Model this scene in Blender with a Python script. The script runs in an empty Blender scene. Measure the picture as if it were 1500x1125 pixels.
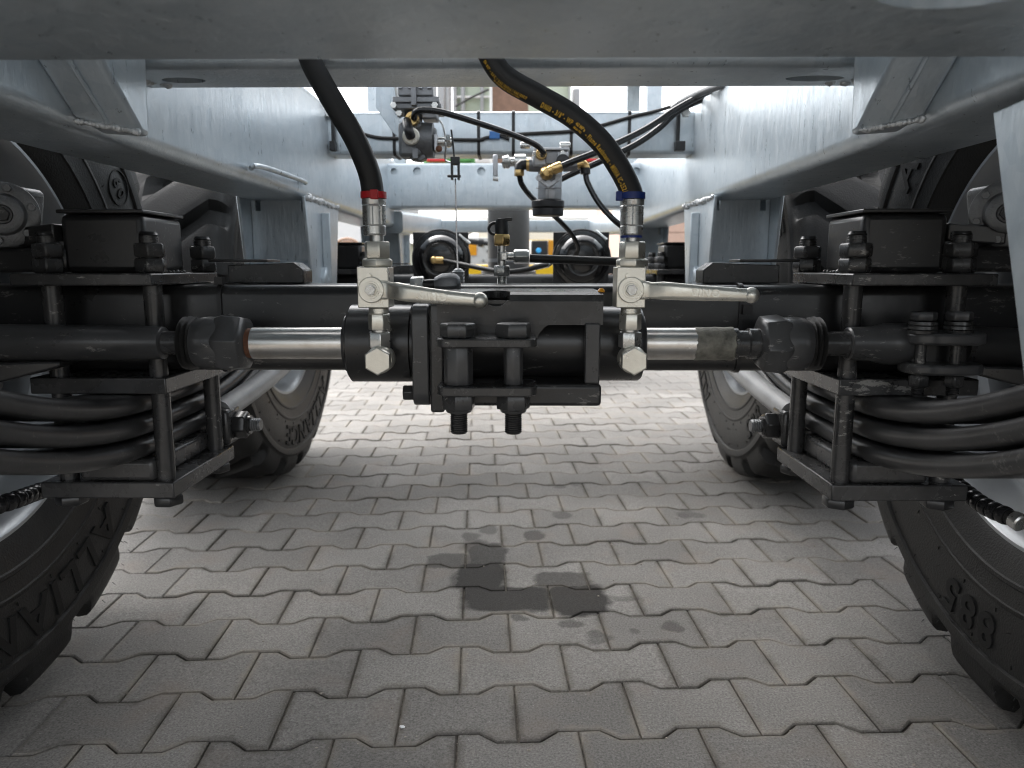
import bpy, bmesh, math, random
from mathutils import Vector, Matrix
random.seed(7)
V = Vector
sc = bpy.context.scene
C = sc.collection

# ------------------------------------------------------------------ camera
FPX, CX, CY = 1080.0, 750.0, 562.5            # focal length in pixels of the 1500 x 1125 photograph
CAM = V((0.029, 0.0, 0.758))
YAW, PITCH = math.atan(13 / FPX), math.atan(172.5 / FPX)
cd = bpy.data.cameras.new('camera')
cam = bpy.data.objects.new('camera', cd)
C.objects.link(cam)
cam.location = CAM
cam.rotation_euler = (math.radians(90) - PITCH, 0, YAW)
cd.sensor_width = 36
cd.lens = 36 * FPX / 1500
cd.clip_start = 0.02
cd.clip_end = 400
cd.dof.use_dof = True
cd.dof.focus_distance = 1.06
cd.dof.aperture_fstop = 6.5
sc.camera = cam

# ------------------------------------------------------------------ sky, sun, exposure
SUN_EL, SUN_AZ = math.radians(56), math.radians(-38)      # azimuth from +Y towards +X
w = bpy.data.worlds.new('World')
sc.world = w
w.use_nodes = True
nt = w.node_tree
bg = nt.nodes['Background']
sky = nt.nodes.new('ShaderNodeTexSky')
sky.sky_type = 'NISHITA'
sky.sun_disc = False
sky.sun_elevation = SUN_EL
sky.sun_rotation = SUN_AZ
sky.dust_density = 4.0
sky.air_density = 1.0
hsv = nt.nodes.new('ShaderNodeHueSaturation')
hsv.inputs['Saturation'].default_value = 0.18             # thin overcast: the blue is mostly gone
nt.links.new(sky.outputs[0], hsv.inputs['Color'])
nt.links.new(hsv.outputs[0], bg.inputs['Color'])
bg.inputs['Strength'].default_value = 0.15
sl = bpy.data.lights.new('sun', 'SUN')
sl.energy = 0.5
sl.angle = math.radians(100)
sl.color = (1.0, 0.97, 0.93)
so = bpy.data.objects.new('sun', sl)
C.objects.link(so)
sd = V((math.sin(SUN_AZ) * math.cos(SUN_EL), math.cos(SUN_AZ) * math.cos(SUN_EL), math.sin(SUN_EL)))
so.rotation_euler = sd.to_track_quat('Z', 'Y').to_euler()
sc.view_settings.view_transform = 'Standard'
sc.view_settings.look = 'None'
sc.view_settings.gamma = 1.0
sc.view_settings.use_curve_mapping = False
sc.view_settings.exposure = 2.02
try:
    sc.cycles.max_bounces = 7
    sc.cycles.diffuse_bounces = 4
    sc.cycles.glossy_bounces = 4
    sc.cycles.use_denoising = True
    sc.cycles.filter_width = 1.1
    sc.cycles.sample_clamp_indirect = 6.0
except Exception:
    pass

# ------------------------------------------------------------------ measuring helpers (photo pixel + real depth -> world point)
def _rz(v, a):
    c, s = math.cos(a), math.sin(a)
    return V((c * v[0] - s * v[1], s * v[0] + c * v[1], v[2]))
_f = _rz((0, math.cos(PITCH), -math.sin(PITCH)), YAW)
_r = _rz((1, 0, 0), YAW)
_u = _r.cross(_f)
def ray(px, py): return _f + _r * ((px - CX) / FPX) - _u * ((py - CY) / FPX)
def at(px, py, Y):
    d = ray(px, py); return CAM + d * ((Y - CAM.y) / d.y)
def atx(px, py, X):
    d = ray(px, py); return CAM + d * ((X - CAM.x) / d.x)
def atz(px, py, z=0.0):
    d = ray(px, py); return CAM + d * ((z - CAM.z) / d.z)
def proj(p):
    v = V(p) - CAM; z = v.dot(_f)
    return (CX + FPX * v.dot(_r) / z, CY - FPX * v.dot(_u) / z, z)
def mpp(Y): return (Y * 0.9876 + 0.03) / FPX      # metres per pixel near depth Y
def path(*pts): return [at(*p) for p in pts]

# ------------------------------------------------------------------ materials
def newmat(name):
    m = bpy.data.materials.new(name); m.use_nodes = True
    n = m.node_tree.nodes; b = n['Principled BSDF']
    return m, n, m.node_tree.links, b

def mat(name, col, rough=0.5, metal=0.0, var=0.15, vscale=14.0, bump=0.0, bscale=300.0, rvar=0.12, coat=0.0,
        dust=0.0, dustcol=(0.30, 0.28, 0.25), spec=0.5, stretch=None, col2=None, fine=0.0, scuff=0.0):
    m, n, l, b = newmat(name)
    tc = n.new('ShaderNodeNewGeometry')
    src = tc.outputs['Position']
    if stretch:
        mp = n.new('ShaderNodeMapping'); mp.inputs['Scale'].default_value = stretch
        l.new(src, mp.inputs['Vector']); src2 = mp.outputs[0]
    else:
        src2 = src
    no = n.new('ShaderNodeTexNoise'); no.inputs['Scale'].default_value = vscale; no.inputs['Detail'].default_value = 6
    no.inputs['Roughness'].default_value = 0.65
    l.new(src2, no.inputs['Vector'])
    ramp = n.new('ShaderNodeValToRGB')
    ramp.color_ramp.elements[0].position = 0.3; ramp.color_ramp.elements[1].position = 0.72
    c2 = col2 if col2 else tuple(min(1, c * (1 + var)) for c in col)
    c1 = tuple(c * (1 - var) for c in col)
    ramp.color_ramp.elements[0].color = (*c1, 1); ramp.color_ramp.elements[1].color = (*c2, 1)
    l.new(no.outputs['Fac'], ramp.inputs['Fac'])
    colout = ramp.outputs['Color']
    if fine > 0:
        nf = n.new('ShaderNodeTexNoise'); nf.inputs['Scale'].default_value = 220; nf.inputs['Detail'].default_value = 3
        l.new(src, nf.inputs['Vector'])
        mx = n.new('ShaderNodeMixRGB'); mx.blend_type = 'OVERLAY'; mx.inputs['Fac'].default_value = fine
        l.new(colout, mx.inputs[1]); l.new(nf.outputs['Fac'], mx.inputs[2]); colout = mx.outputs[0]
    if dust > 0:
        nd = n.new('ShaderNodeTexNoise'); nd.inputs['Scale'].default_value = 23; nd.inputs['Detail'].default_value = 8
        nd.inputs['Roughness'].default_value = 0.75
        l.new(src, nd.inputs['Vector'])
        rd = n.new('ShaderNodeMapRange'); rd.inputs[1].default_value = 0.48; rd.inputs[2].default_value = 0.78
        rd.inputs[3].default_value = 0.0; rd.inputs[4].default_value = dust
        l.new(nd.outputs['Fac'], rd.inputs[0])
        mx = n.new('ShaderNodeMixRGB'); mx.inputs[2].default_value = (*dustcol, 1)
        l.new(rd.outputs[0], mx.inputs['Fac']); l.new(colout, mx.inputs[1]); colout = mx.outputs[0]
    if scuff > 0:                                   # scratches and chipped flecks, gathered in patches
        mpp_ = n.new('ShaderNodeMapping'); mpp_.inputs['Scale'].default_value = (45, 150, 130); mpp_.inputs['Rotation'].default_value = (0.2, 0.35, 0.1)
        l.new(src, mpp_.inputs['Vector'])
        ns = n.new('ShaderNodeTexNoise'); ns.inputs['Scale'].default_value = 1.0; ns.inputs['Detail'].default_value = 5; ns.inputs['Roughness'].default_value = 0.7
        l.new(mpp_.outputs[0], ns.inputs['Vector'])
        npch = n.new('ShaderNodeTexNoise'); npch.inputs['Scale'].default_value = 9; npch.inputs['Detail'].default_value = 2
        l.new(src, npch.inputs['Vector'])
        ad = n.new('ShaderNodeMath'); ad.operation = 'MULTIPLY_ADD'; ad.inputs[1].default_value = 0.45
        l.new(npch.outputs['Fac'], ad.inputs[0]); l.new(ns.outputs['Fac'], ad.inputs[2])
        rs_ = n.new('ShaderNodeMapRange'); rs_.inputs[1].default_value = 0.87; rs_.inputs[2].default_value = 0.92; rs_.inputs[3].default_value = 0.0; rs_.inputs[4].default_value = scuff
        l.new(ad.outputs[0], rs_.inputs[0])
        mx = n.new('ShaderNodeMixRGB'); mx.inputs[2].default_value = (0.34, 0.33, 0.31, 1)
        l.new(rs_.outputs[0], mx.inputs['Fac']); l.new(colout, mx.inputs[1]); colout = mx.outputs[0]
    l.new(colout, b.inputs['Base Color'])
    mr = n.new('ShaderNodeMapRange'); mr.inputs[3].default_value = max(0.03, rough - rvar); mr.inputs[4].default_value = min(1, rough + rvar)
    l.new(no.outputs['Fac'], mr.inputs[0]); l.new(mr.outputs[0], b.inputs['Roughness'])
    b.inputs['Metallic'].default_value = metal
    b.inputs['Specular IOR Level'].default_value = spec
    if coat: b.inputs['Coat Weight'].default_value = coat; b.inputs['Coat Roughness'].default_value = 0.15
    if bump > 0:
        nb = n.new('ShaderNodeTexNoise'); nb.inputs['Scale'].default_value = bscale; nb.inputs['Detail'].default_value = 4
        l.new(src2, nb.inputs['Vector'])
        bp = n.new('ShaderNodeBump'); bp.inputs['Strength'].default_value = bump; bp.inputs['Distance'].default_value = 0.002
        l.new(nb.outputs['Fac'], bp.inputs['Height']); l.new(bp.outputs[0], b.inputs['Normal'])
    return m

def galvanised():
    m, n, l, b = newmat('galvanised_steel')
    g = n.new('ShaderNodeNewGeometry'); src = g.outputs['Position']
    no = n.new('ShaderNodeTexNoise'); no.inputs['Scale'].default_value = 5; no.inputs['Detail'].default_value = 8; no.inputs['Roughness'].default_value = 0.7
    l.new(src, no.inputs['Vector'])
    vo = n.new('ShaderNodeTexVoronoi'); vo.inputs['Scale'].default_value = 45
    l.new(src, vo.inputs['Vector'])
    mp = n.new('ShaderNodeMapping'); mp.inputs['Scale'].default_value = (70, 48, 9); mp.inputs['Rotation'].default_value = (0.55, 0.1, 0)
    l.new(src, mp.inputs['Vector'])
    st = n.new('ShaderNodeTexNoise'); st.inputs['Scale'].default_value = 1.6; st.inputs['Detail'].default_value = 7; st.inputs['Roughness'].default_value = 0.6
    l.new(mp.outputs[0], st.inputs['Vector'])
    ramp = n.new('ShaderNodeValToRGB')
    ramp.color_ramp.elements[0].position = 0.25; ramp.color_ramp.elements[0].color = (0.475, 0.535, 0.58, 1)
    ramp.color_ramp.elements[1].position = 0.75; ramp.color_ramp.elements[1].color = (0.61, 0.67, 0.71, 1)
    l.new(no.outputs['Fac'], ramp.inputs['Fac'])
    mx = n.new('ShaderNodeMixRGB'); mx.blend_type = 'OVERLAY'; mx.inputs['Fac'].default_value = 0.07
    sep = n.new('ShaderNodeSeparateColor'); l.new(vo.outputs['Color'], sep.inputs[0])
    l.new(ramp.outputs[0], mx.inputs[1]); l.new(sep.outputs[0], mx.inputs[2])
    mx2 = n.new('ShaderNodeMixRGB'); mx2.blend_type = 'OVERLAY'; mx2.inputs['Fac'].default_value = 0.16
    l.new(mx.outputs[0], mx2.inputs[1]); l.new(st.outputs['Fac'], mx2.inputs[2])
    l.new(mx2.outputs[0], b.inputs['Base Color'])
    mr = n.new('ShaderNodeMapRange'); mr.inputs[1].default_value = 0.3; mr.inputs[2].default_value = 0.7
    mr.inputs[3].default_value = 0.26; mr.inputs[4].default_value = 0.44
    l.new(st.outputs['Fac'], mr.inputs[0]); l.new(mr.outputs[0], b.inputs['Roughness'])
    b.inputs['Metallic'].default_value = 0.55
    bp = n.new('ShaderNodeBump'); bp.inputs['Strength'].default_value = 0.45; bp.inputs['Distance'].default_value = 0.002
    l.new(st.outputs['Fac'], bp.inputs['Height']); l.new(bp.outputs[0], b.inputs['Normal'])
    return m

M = {}
M['galv'] = galvanised()
M['weld'] = mat('galvanised_weld', (0.60, 0.62, 0.63), 0.45, 0.5, 0.25, 120, 0.9, 160)
M['black'] = mat('black_axle_paint', (0.020, 0.020, 0.0205), 0.30, 0, 0.3, 9, 0.06, 120, 0.10, scuff=0.30, dust=0.10, dustcol=(0.12, 0.117, 0.113))
M['blackworn'] = mat('black_paint_worn', (0.036, 0.036, 0.0365), 0.27, 0, 0.35, 18, 0.07, 140, 0.10, scuff=0.70, dust=0.20, dustcol=(0.14, 0.132, 0.122))
M['darkgrey'] = mat('dark_grey_paint', (0.050, 0.0505, 0.052), 0.30, 0, 0.25, 12, 0.07, 140, 0.10, scuff=0.5, dust=0.14, dustcol=(0.13, 0.127, 0.122))
M['cast'] = mat('cast_dark_grey', (0.16, 0.165, 0.17), 0.42, 0.55, 0.25, 40, 0.4, 400)
M['alu'] = mat('cast_aluminium', (0.50, 0.51, 0.53), 0.40, 0.7, 0.15, 30, 0.25, 500)
M['alu_dark'] = mat('grey_aluminium', (0.22, 0.225, 0.235), 0.42, 0.6, 0.2, 30, 0.25, 500)
M['zinc'] = mat('zinc_nickel_plating', (0.70, 0.68, 0.61), 0.30, 0.80, 0.10, 45, 0.12, 500, 0.1)
M['zincsteel'] = mat('bright_zinc_plating', (0.60, 0.60, 0.58), 0.28, 0.85, 0.12, 45, 0.1, 500, 0.1)
M['chrome'] = mat('chromed_rod', (0.62, 0.60, 0.57), 0.24, 1.0, 0.10, 20, 0.05, 500, 0.10, stretch=(1, 6, 6), dust=0.55, dustcol=(0.26, 0.20, 0.14))
M['tape'] = mat('peeling_grey_paint', (0.17, 0.165, 0.14), 0.6, 0.3, 0.55, 60, 1.0, 90, dust=0.5)
M['rust'] = mat('rust_brown', (0.13, 0.055, 0.028), 0.75, 0.1, 0.5, 70, 0.8, 150)
M['brass'] = mat('brass', (0.66, 0.46, 0.20), 0.30, 1.0, 0.12, 60, 0.1, 400)
M['hose'] = mat('black_hose_rubber', (0.014, 0.0138, 0.0135), 0.52, 0, 0.2, 60, 0.12, 900, 0.08)
M['tube'] = mat('black_nylon_tube', (0.012, 0.012, 0.013), 0.24, 0, 0.2, 30, 0.0)
M['plastic'] = mat('black_plastic', (0.013, 0.013, 0.014), 0.42, 0, 0.2, 40, 0.1, 600)
M['gloss'] = mat('gloss_black_paint', (0.010, 0.010, 0.011), 0.16, 0, 0.2, 25, 0.05, 200, 0.06, coat=0.4)
M['tyre'] = mat('tyre_rubber', (0.0135, 0.0133, 0.013), 0.50, 0, 0.35, 11, 0.45, 260, 0.10, spec=0.34, dust=0.13, dustcol=(0.10, 0.092, 0.082))
M['letter'] = mat('tyre_letter_rubber', (0.008, 0.008, 0.008), 0.62, 0, 0.2, 40, 0.3, 900, spec=0.26)
M['rim'] = mat('silver_wheel_paint', (0.34, 0.355, 0.37), 0.36, 0.5, 0.10, 8, 0.08, 300, 0.08)
M['drum'] = mat('brake_drum_iron', (0.045, 0.045, 0.046), 0.5, 0.3, 0.3, 20, 0.4, 200)
M['red'] = mat('red_plastic', (0.50, 0.015, 0.02), 0.35, 0, 0.1, 50)
M['blue'] = mat('blue_plastic', (0.012, 0.035, 0.20), 0.35, 0, 0.1, 50)
M['lightblue'] = mat('light_blue_plastic', (0.03, 0.16, 0.45), 0.4, 0, 0.1, 50)
M['cyan'] = mat('cyan_plastic', (0.05, 0.40, 0.80), 0.4, 0, 0.1, 50)
M['print'] = mat('yellow_print', (0.85, 0.50, 0.05), 0.6, 0, 0.2, 200)
M['greytank'] = mat('grey_tank_paint', (0.13, 0.125, 0.12), 0.45, 0.1, 0.15, 9, 0.1, 200)
M['yellow'] = mat('yellow_paint', (0.78, 0.50, 0.015), 0.35, 0, 0.08, 6)
M['orange'] = mat('amber_reflector', (0.70, 0.30, 0.01), 0.3, 0, 0.08, 30)
M['panel'] = mat('light_grey_panel', (0.55, 0.56, 0.55), 0.45, 0.0, 0.1, 6)
M['green'] = mat('green_machine_paint', (0.10, 0.34, 0.10), 0.4, 0, 0.1, 6)
M['palegreen'] = mat('pale_green_render', (0.52, 0.60, 0.50), 0.8, 0, 0.1, 4, 0.2, 80)
M['white'] = mat('white_paint', (0.72, 0.73, 0.73), 0.5, 0, 0.06, 4)
M['redpaint'] = mat('red_lamp_lens', (0.62, 0.03, 0.04), 0.3, 0, 0.1, 20)
M['timber'] = mat('brown_timber', (0.20, 0.12, 0.085), 0.7, 0, 0.3, 10, 0.4, 60)
M['siding'] = mat('pink_beige_siding', (0.52, 0.36, 0.29), 0.75, 0, 0.1, 6, 0.2, 60)
M['palegrey'] = mat('pale_grey_paint', (0.34, 0.35, 0.36), 0.42, 0.3, 0.1, 8)
M['leafpaint'] = mat('satin_spring_paint', (0.036, 0.036, 0.037), 0.34, 0, 0.3, 14, 0.06, 130, 0.10, scuff=0.22, dust=0.10, dustcol=(0.13, 0.125, 0.118))
M['springgrey'] = mat('grey_spring_paint', (0.32, 0.324, 0.33), 0.40, 0.1, 0.2, 12, 0.15, 120)
M['hosecoil'] = mat('orange_hose', (0.42, 0.27, 0.19), 0.6, 0, 0.2, 12)

# pavement stone: grey concrete, fine aggregate, per-stone tone, dirt at random, oil stains lying where they lie in the yard
def paver_material(edge):
    m, n, l, b = newmat('concrete_paver' if edge else 'concrete_paver_far')
    g = n.new('ShaderNodeNewGeometry'); src = g.outputs['Position']
    oi = n.new('ShaderNodeObjectInfo')
    n1 = n.new('ShaderNodeTexNoise'); n1.inputs['Scale'].default_value = 260; n1.inputs['Detail'].default_value = 8; n1.inputs['Roughness'].default_value = 0.7
    l.new(src, n1.inputs['Vector'])
    n2 = n.new('ShaderNodeTexNoise'); n2.inputs['Scale'].default_value = 3.2; n2.inputs['Detail'].default_value = 6
    l.new(src, n2.inputs['Vector'])
    r1 = n.new('ShaderNodeValToRGB')
    r1.color_ramp.elements[0].position = 0.34; r1.color_ramp.elements[0].color = (0.122, 0.117, 0.109, 1)
    r1.color_ramp.elements[1].position = 0.68; r1.color_ramp.elements[1].color = (0.315, 0.302, 0.284, 1)
    l.new(n1.outputs['Fac'], r1.inputs['Fac'])
    hs = n.new('ShaderNodeHueSaturation')
    mr = n.new('ShaderNodeMapRange'); mr.inputs[3].default_value = 0.80; mr.inputs[4].default_value = 1.10
    l.new(oi.outputs['Random'], mr.inputs[0])
    m2 = n.new('ShaderNodeMapRange'); m2.inputs[1].default_value = 0.3; m2.inputs[2].default_value = 0.7; m2.inputs[3].default_value = 0.86; m2.inputs[4].default_value = 1.12
    l.new(n2.outputs['Fac'], m2.inputs[0])
    mu = n.new('ShaderNodeMath'); mu.operation = 'MULTIPLY'; l.new(mr.outputs[0], mu.inputs[0]); l.new(m2.outputs[0], mu.inputs[1])
    l.new(mu.outputs[0], hs.inputs['Value']); l.new(r1.outputs[0], hs.inputs['Color'])
    # brown-red earth patches
    n3 = n.new('ShaderNodeTexNoise'); n3.inputs['Scale'].default_value = 7; n3.inputs['Detail'].default_value = 5
    l.new(src, n3.inputs['Vector'])
    r3 = n.new('ShaderNodeMapRange'); r3.inputs[1].default_value = 0.55; r3.inputs[2].default_value = 0.75; r3.inputs[3].default_value = 0; r3.inputs[4].default_value = 0.45
    l.new(n3.outputs['Fac'], r3.inputs[0])
    mxe = n.new('ShaderNodeMixRGB'); mxe.inputs[2].default_value = (0.225, 0.185, 0.155, 1)
    l.new(r3.outputs[0], mxe.inputs['Fac']); l.new(hs.outputs[0], mxe.inputs[1])
    # pale specks
    vs = n.new('ShaderNodeTexVoronoi'); vs.inputs['Scale'].default_value = 85
    l.new(src, vs.inputs['Vector'])
    rs = n.new('ShaderNodeMapRange'); rs.inputs[1].default_value = 0.10; rs.inputs[2].default_value = 0.04; rs.inputs[3].default_value = 0; rs.inputs[4].default_value = 0.7
    l.new(vs.outputs['Distance'], rs.inputs[0])
    mxs = n.new('ShaderNodeMixRGB'); mxs.inputs[2].default_value = (0.45, 0.44, 0.42, 1)
    l.new(rs.outputs[0], mxs.inputs['Fac']); l.new(mxe.outputs[0], mxs.inputs[1])
    top_col = mxs.outputs[0]
    if edge:                                     # sand and grime washed in from the joints, along each stone's own outline
        tc = n.new('ShaderNodeTexCoord'); mpo = n.new('ShaderNodeMapping'); mpo.inputs['Rotation'].default_value = (0, 0, -math.radians(3.24))
        l.new(tc.outputs['Object'], mpo.inputs['Vector'])
        ab = n.new('ShaderNodeVectorMath'); ab.operation = 'ABSOLUTE'; l.new(mpo.outputs[0], ab.inputs[0])
        sx_ = n.new('ShaderNodeSeparateXYZ'); l.new(ab.outputs[0], sx_.inputs[0])
        f_ = n.new('ShaderNodeMapRange'); f_.inputs[1].default_value = 0.036; f_.inputs[2].default_value = 0.066; f_.inputs[3].default_value = 0.0575; f_.inputs[4].default_value = 0.0825
        l.new(sx_.outputs[0], f_.inputs[0])
        dy = n.new('ShaderNodeMath'); dy.operation = 'SUBTRACT'; l.new(f_.outputs[0], dy.inputs[0]); l.new(sx_.outputs[1], dy.inputs[1])
        dx = n.new('ShaderNodeMath'); dx.operation = 'SUBTRACT'; dx.inputs[0].default_value = 0.1; l.new(sx_.outputs[0], dx.inputs[1])
        mn_ = n.new('ShaderNodeMath'); mn_.operation = 'MINIMUM'; l.new(dy.outputs[0], mn_.inputs[0]); l.new(dx.outputs[0], mn_.inputs[1])
        ne = n.new('ShaderNodeTexNoise'); ne.inputs['Scale'].default_value = 38; ne.inputs['Detail'].default_value = 7; ne.inputs['Roughness'].default_value = 0.75
        l.new(src, ne.inputs['Vector'])
        ma = n.new('ShaderNodeMath'); ma.operation = 'MULTIPLY_ADD'; ma.inputs[1].default_value = -0.036; l.new(ne.outputs['Fac'], ma.inputs[0]); l.new(mn_.outputs[0], ma.inputs[2])
        re_ = n.new('ShaderNodeMapRange'); re_.inputs[1].default_value = -0.003; re_.inputs[2].default_value = -0.017; re_.inputs[3].default_value = 0; re_.inputs[4].default_value = 0.62
        l.new(ma.outputs[0], re_.inputs[0])
        nw = n.new('ShaderNodeTexNoise'); nw.inputs['Scale'].default_value = 5; l.new(src, nw.inputs['Vector'])
        rw = n.new('ShaderNodeValToRGB'); rw.color_ramp.elements[0].position = 0.42; rw.color_ramp.elements[0].color = (0.075, 0.065, 0.053, 1)
        rw.color_ramp.elements[1].position = 0.60; rw.color_ramp.elements[1].color = (0.25, 0.222, 0.182, 1)
        l.new(nw.outputs['Fac'], rw.inputs['Fac'])
        mxd = n.new('ShaderNodeMixRGB'); l.new(re_.outputs[0], mxd.inputs['Fac']); l.new(top_col, mxd.inputs[1]); l.new(rw.outputs[0], mxd.inputs[2])
        top_col = mxd.outputs[0]
    # oil stains
    wob = n.new('ShaderNodeTexNoise'); wob.inputs['Scale'].default_value = 16; wob.inputs['Detail'].default_value = 6
    l.new(src, wob.inputs['Vector'])
    wsub = n.new('ShaderNodeVectorMath'); wsub.operation = 'SUBTRACT'; wsub.inputs[1].default_value = (0.5, 0.5, 0.5)
    l.new(wob.outputs['Color'], wsub.inputs[0])
    wsc = n.new('ShaderNodeVectorMath'); wsc.operation = 'SCALE'; wsc.inputs['Scale'].default_value = 0.055
    l.new(wsub.outputs[0], wsc.inputs[0])
    wad = n.new('ShaderNodeVectorMath'); wad.operation = 'ADD'
    l.new(src, wad.inputs[0]); l.new(wsc.outputs[0], wad.inputs[1])
    last = None
    # (px, py, half width px, half height px, strength): laid out on the ground plane
    stains = [(712, 814, 29, 19, .8), (704, 843, 36, 21, .97), (657, 821, 34, 10, .62), (742, 876, 66, 19, .93), (847, 878, 45, 22, .97), (676, 848, 16, 14, .6), (700, 800, 22, 10, .6),
              (826, 850, 42, 13, .72), (690, 786, 15, 7, .55), (716, 776, 13, 6, .5), (782, 784, 15, 8, .65), (823, 755, 14, 6, .5),
              (762, 905, 11, 5, .55), (838, 912, 16, 6, .55), (874, 927, 13, 7, .5), (985, 918, 17, 7, .5), (932, 924, 10, 5, .4),
              (1010, 753, 18, 5, .4), (915, 876, 24, 5, .4), (1002, 755, 10, 4, .5), (820, 713, 9, 3, .4), (842, 709, 7, 3, .35), (878, 935, 20, 6, .4)]
    for (px, py, hw, hh, s) in stains:
        c = atz(px, py); e = atz(px + hw, py); f0 = atz(px, py - hh); f1 = atz(px, py + hh)
        a = abs(e.x - c.x); bb = abs(f0.y - f1.y) / 2
        mp = n.new('ShaderNodeMapping'); mp.vector_type = 'POINT'
        mp.inputs['Location'].default_value = (-c.x / a, -c.y / bb, 0); mp.inputs['Scale'].default_value = (1 / a, 1 / bb, 0)
        l.new(wad.outputs[0], mp.inputs['Vector'])
        if hw > 24:                                # large spills: square shouldered, held by the joints
            q1 = n.new('ShaderNodeVectorMath'); q1.operation = 'MULTIPLY'; l.new(mp.outputs[0], q1.inputs[0]); l.new(mp.outputs[0], q1.inputs[1])
            ln = n.new('ShaderNodeVectorMath'); ln.operation = 'DOT_PRODUCT'; l.new(q1.outputs[0], ln.inputs[0]); l.new(q1.outputs[0], ln.inputs[1])
        else:
            ln = n.new('ShaderNodeVectorMath'); ln.operation = 'LENGTH'; l.new(mp.outputs[0], ln.inputs[0])
        mk = n.new('ShaderNodeMapRange'); mk.inputs[1].default_value = 1.40 if hw > 24 else 1.2; mk.inputs[2].default_value = 0.62 if hw > 24 else 0.8; mk.inputs[3].default_value = 0; mk.inputs[4].default_value = s
        l.new(ln.outputs['Value'], mk.inputs[0])
        if last is None: last = mk.outputs[0]
        else:
            mm = n.new('ShaderNodeMath'); mm.operation = 'MAXIMUM'; l.new(last, mm.inputs[0]); l.new(mk.outputs[0], mm.inputs[1]); last = mm.outputs[0]
    mxo = n.new('ShaderNodeMixRGB'); mxo.blend_type = 'MULTIPLY'; mxo.inputs[2].default_value = (0.13, 0.128, 0.125, 1)
    l.new(last, mxo.inputs['Fac']); l.new(top_col, mxo.inputs[1])
    b.inputs['Specular IOR Level'].default_value = 0.25
    l.new(mxo.outputs[0], b.inputs['Base Color'])
    rr = n.new('ShaderNodeMapRange'); rr.inputs[3].default_value = 0.82; rr.inputs[4].default_value = 0.78
    l.new(last, rr.inputs[0]); l.new(rr.outputs[0], b.inputs['Roughness'])
    bp = n.new('ShaderNodeBump'); bp.inputs['Strength'].default_value = 0.9; bp.inputs['Distance'].default_value = 0.002
    l.new(n1.outputs['Fac'], bp.inputs['Height']); l.new(bp.outputs[0], b.inputs['Normal'])
    return m
M['paver'] = paver_material(True)
M['paver_far'] = paver_material(False)
M['sand'] = mat('joint_sand', (0.115, 0.10, 0.082), 0.95, 0, 0.5, 60, 1.0, 260, col2=(0.23, 0.207, 0.175), fine=0.7)

M['grit'] = mat('pale_grit', (0.30, 0.27, 0.23), 0.9, 0, 0.5, 200)
# ------------------------------------------------------------------ mesh helpers
def frame_of(d):
    d = V(d).normalized()
    a = V((0, 0, 1)) if abs(d.z) < 0.9 else V((1, 0, 0))
    x = a.cross(d).normalized(); y = d.cross(x).normalized()
    return x, y, d

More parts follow.
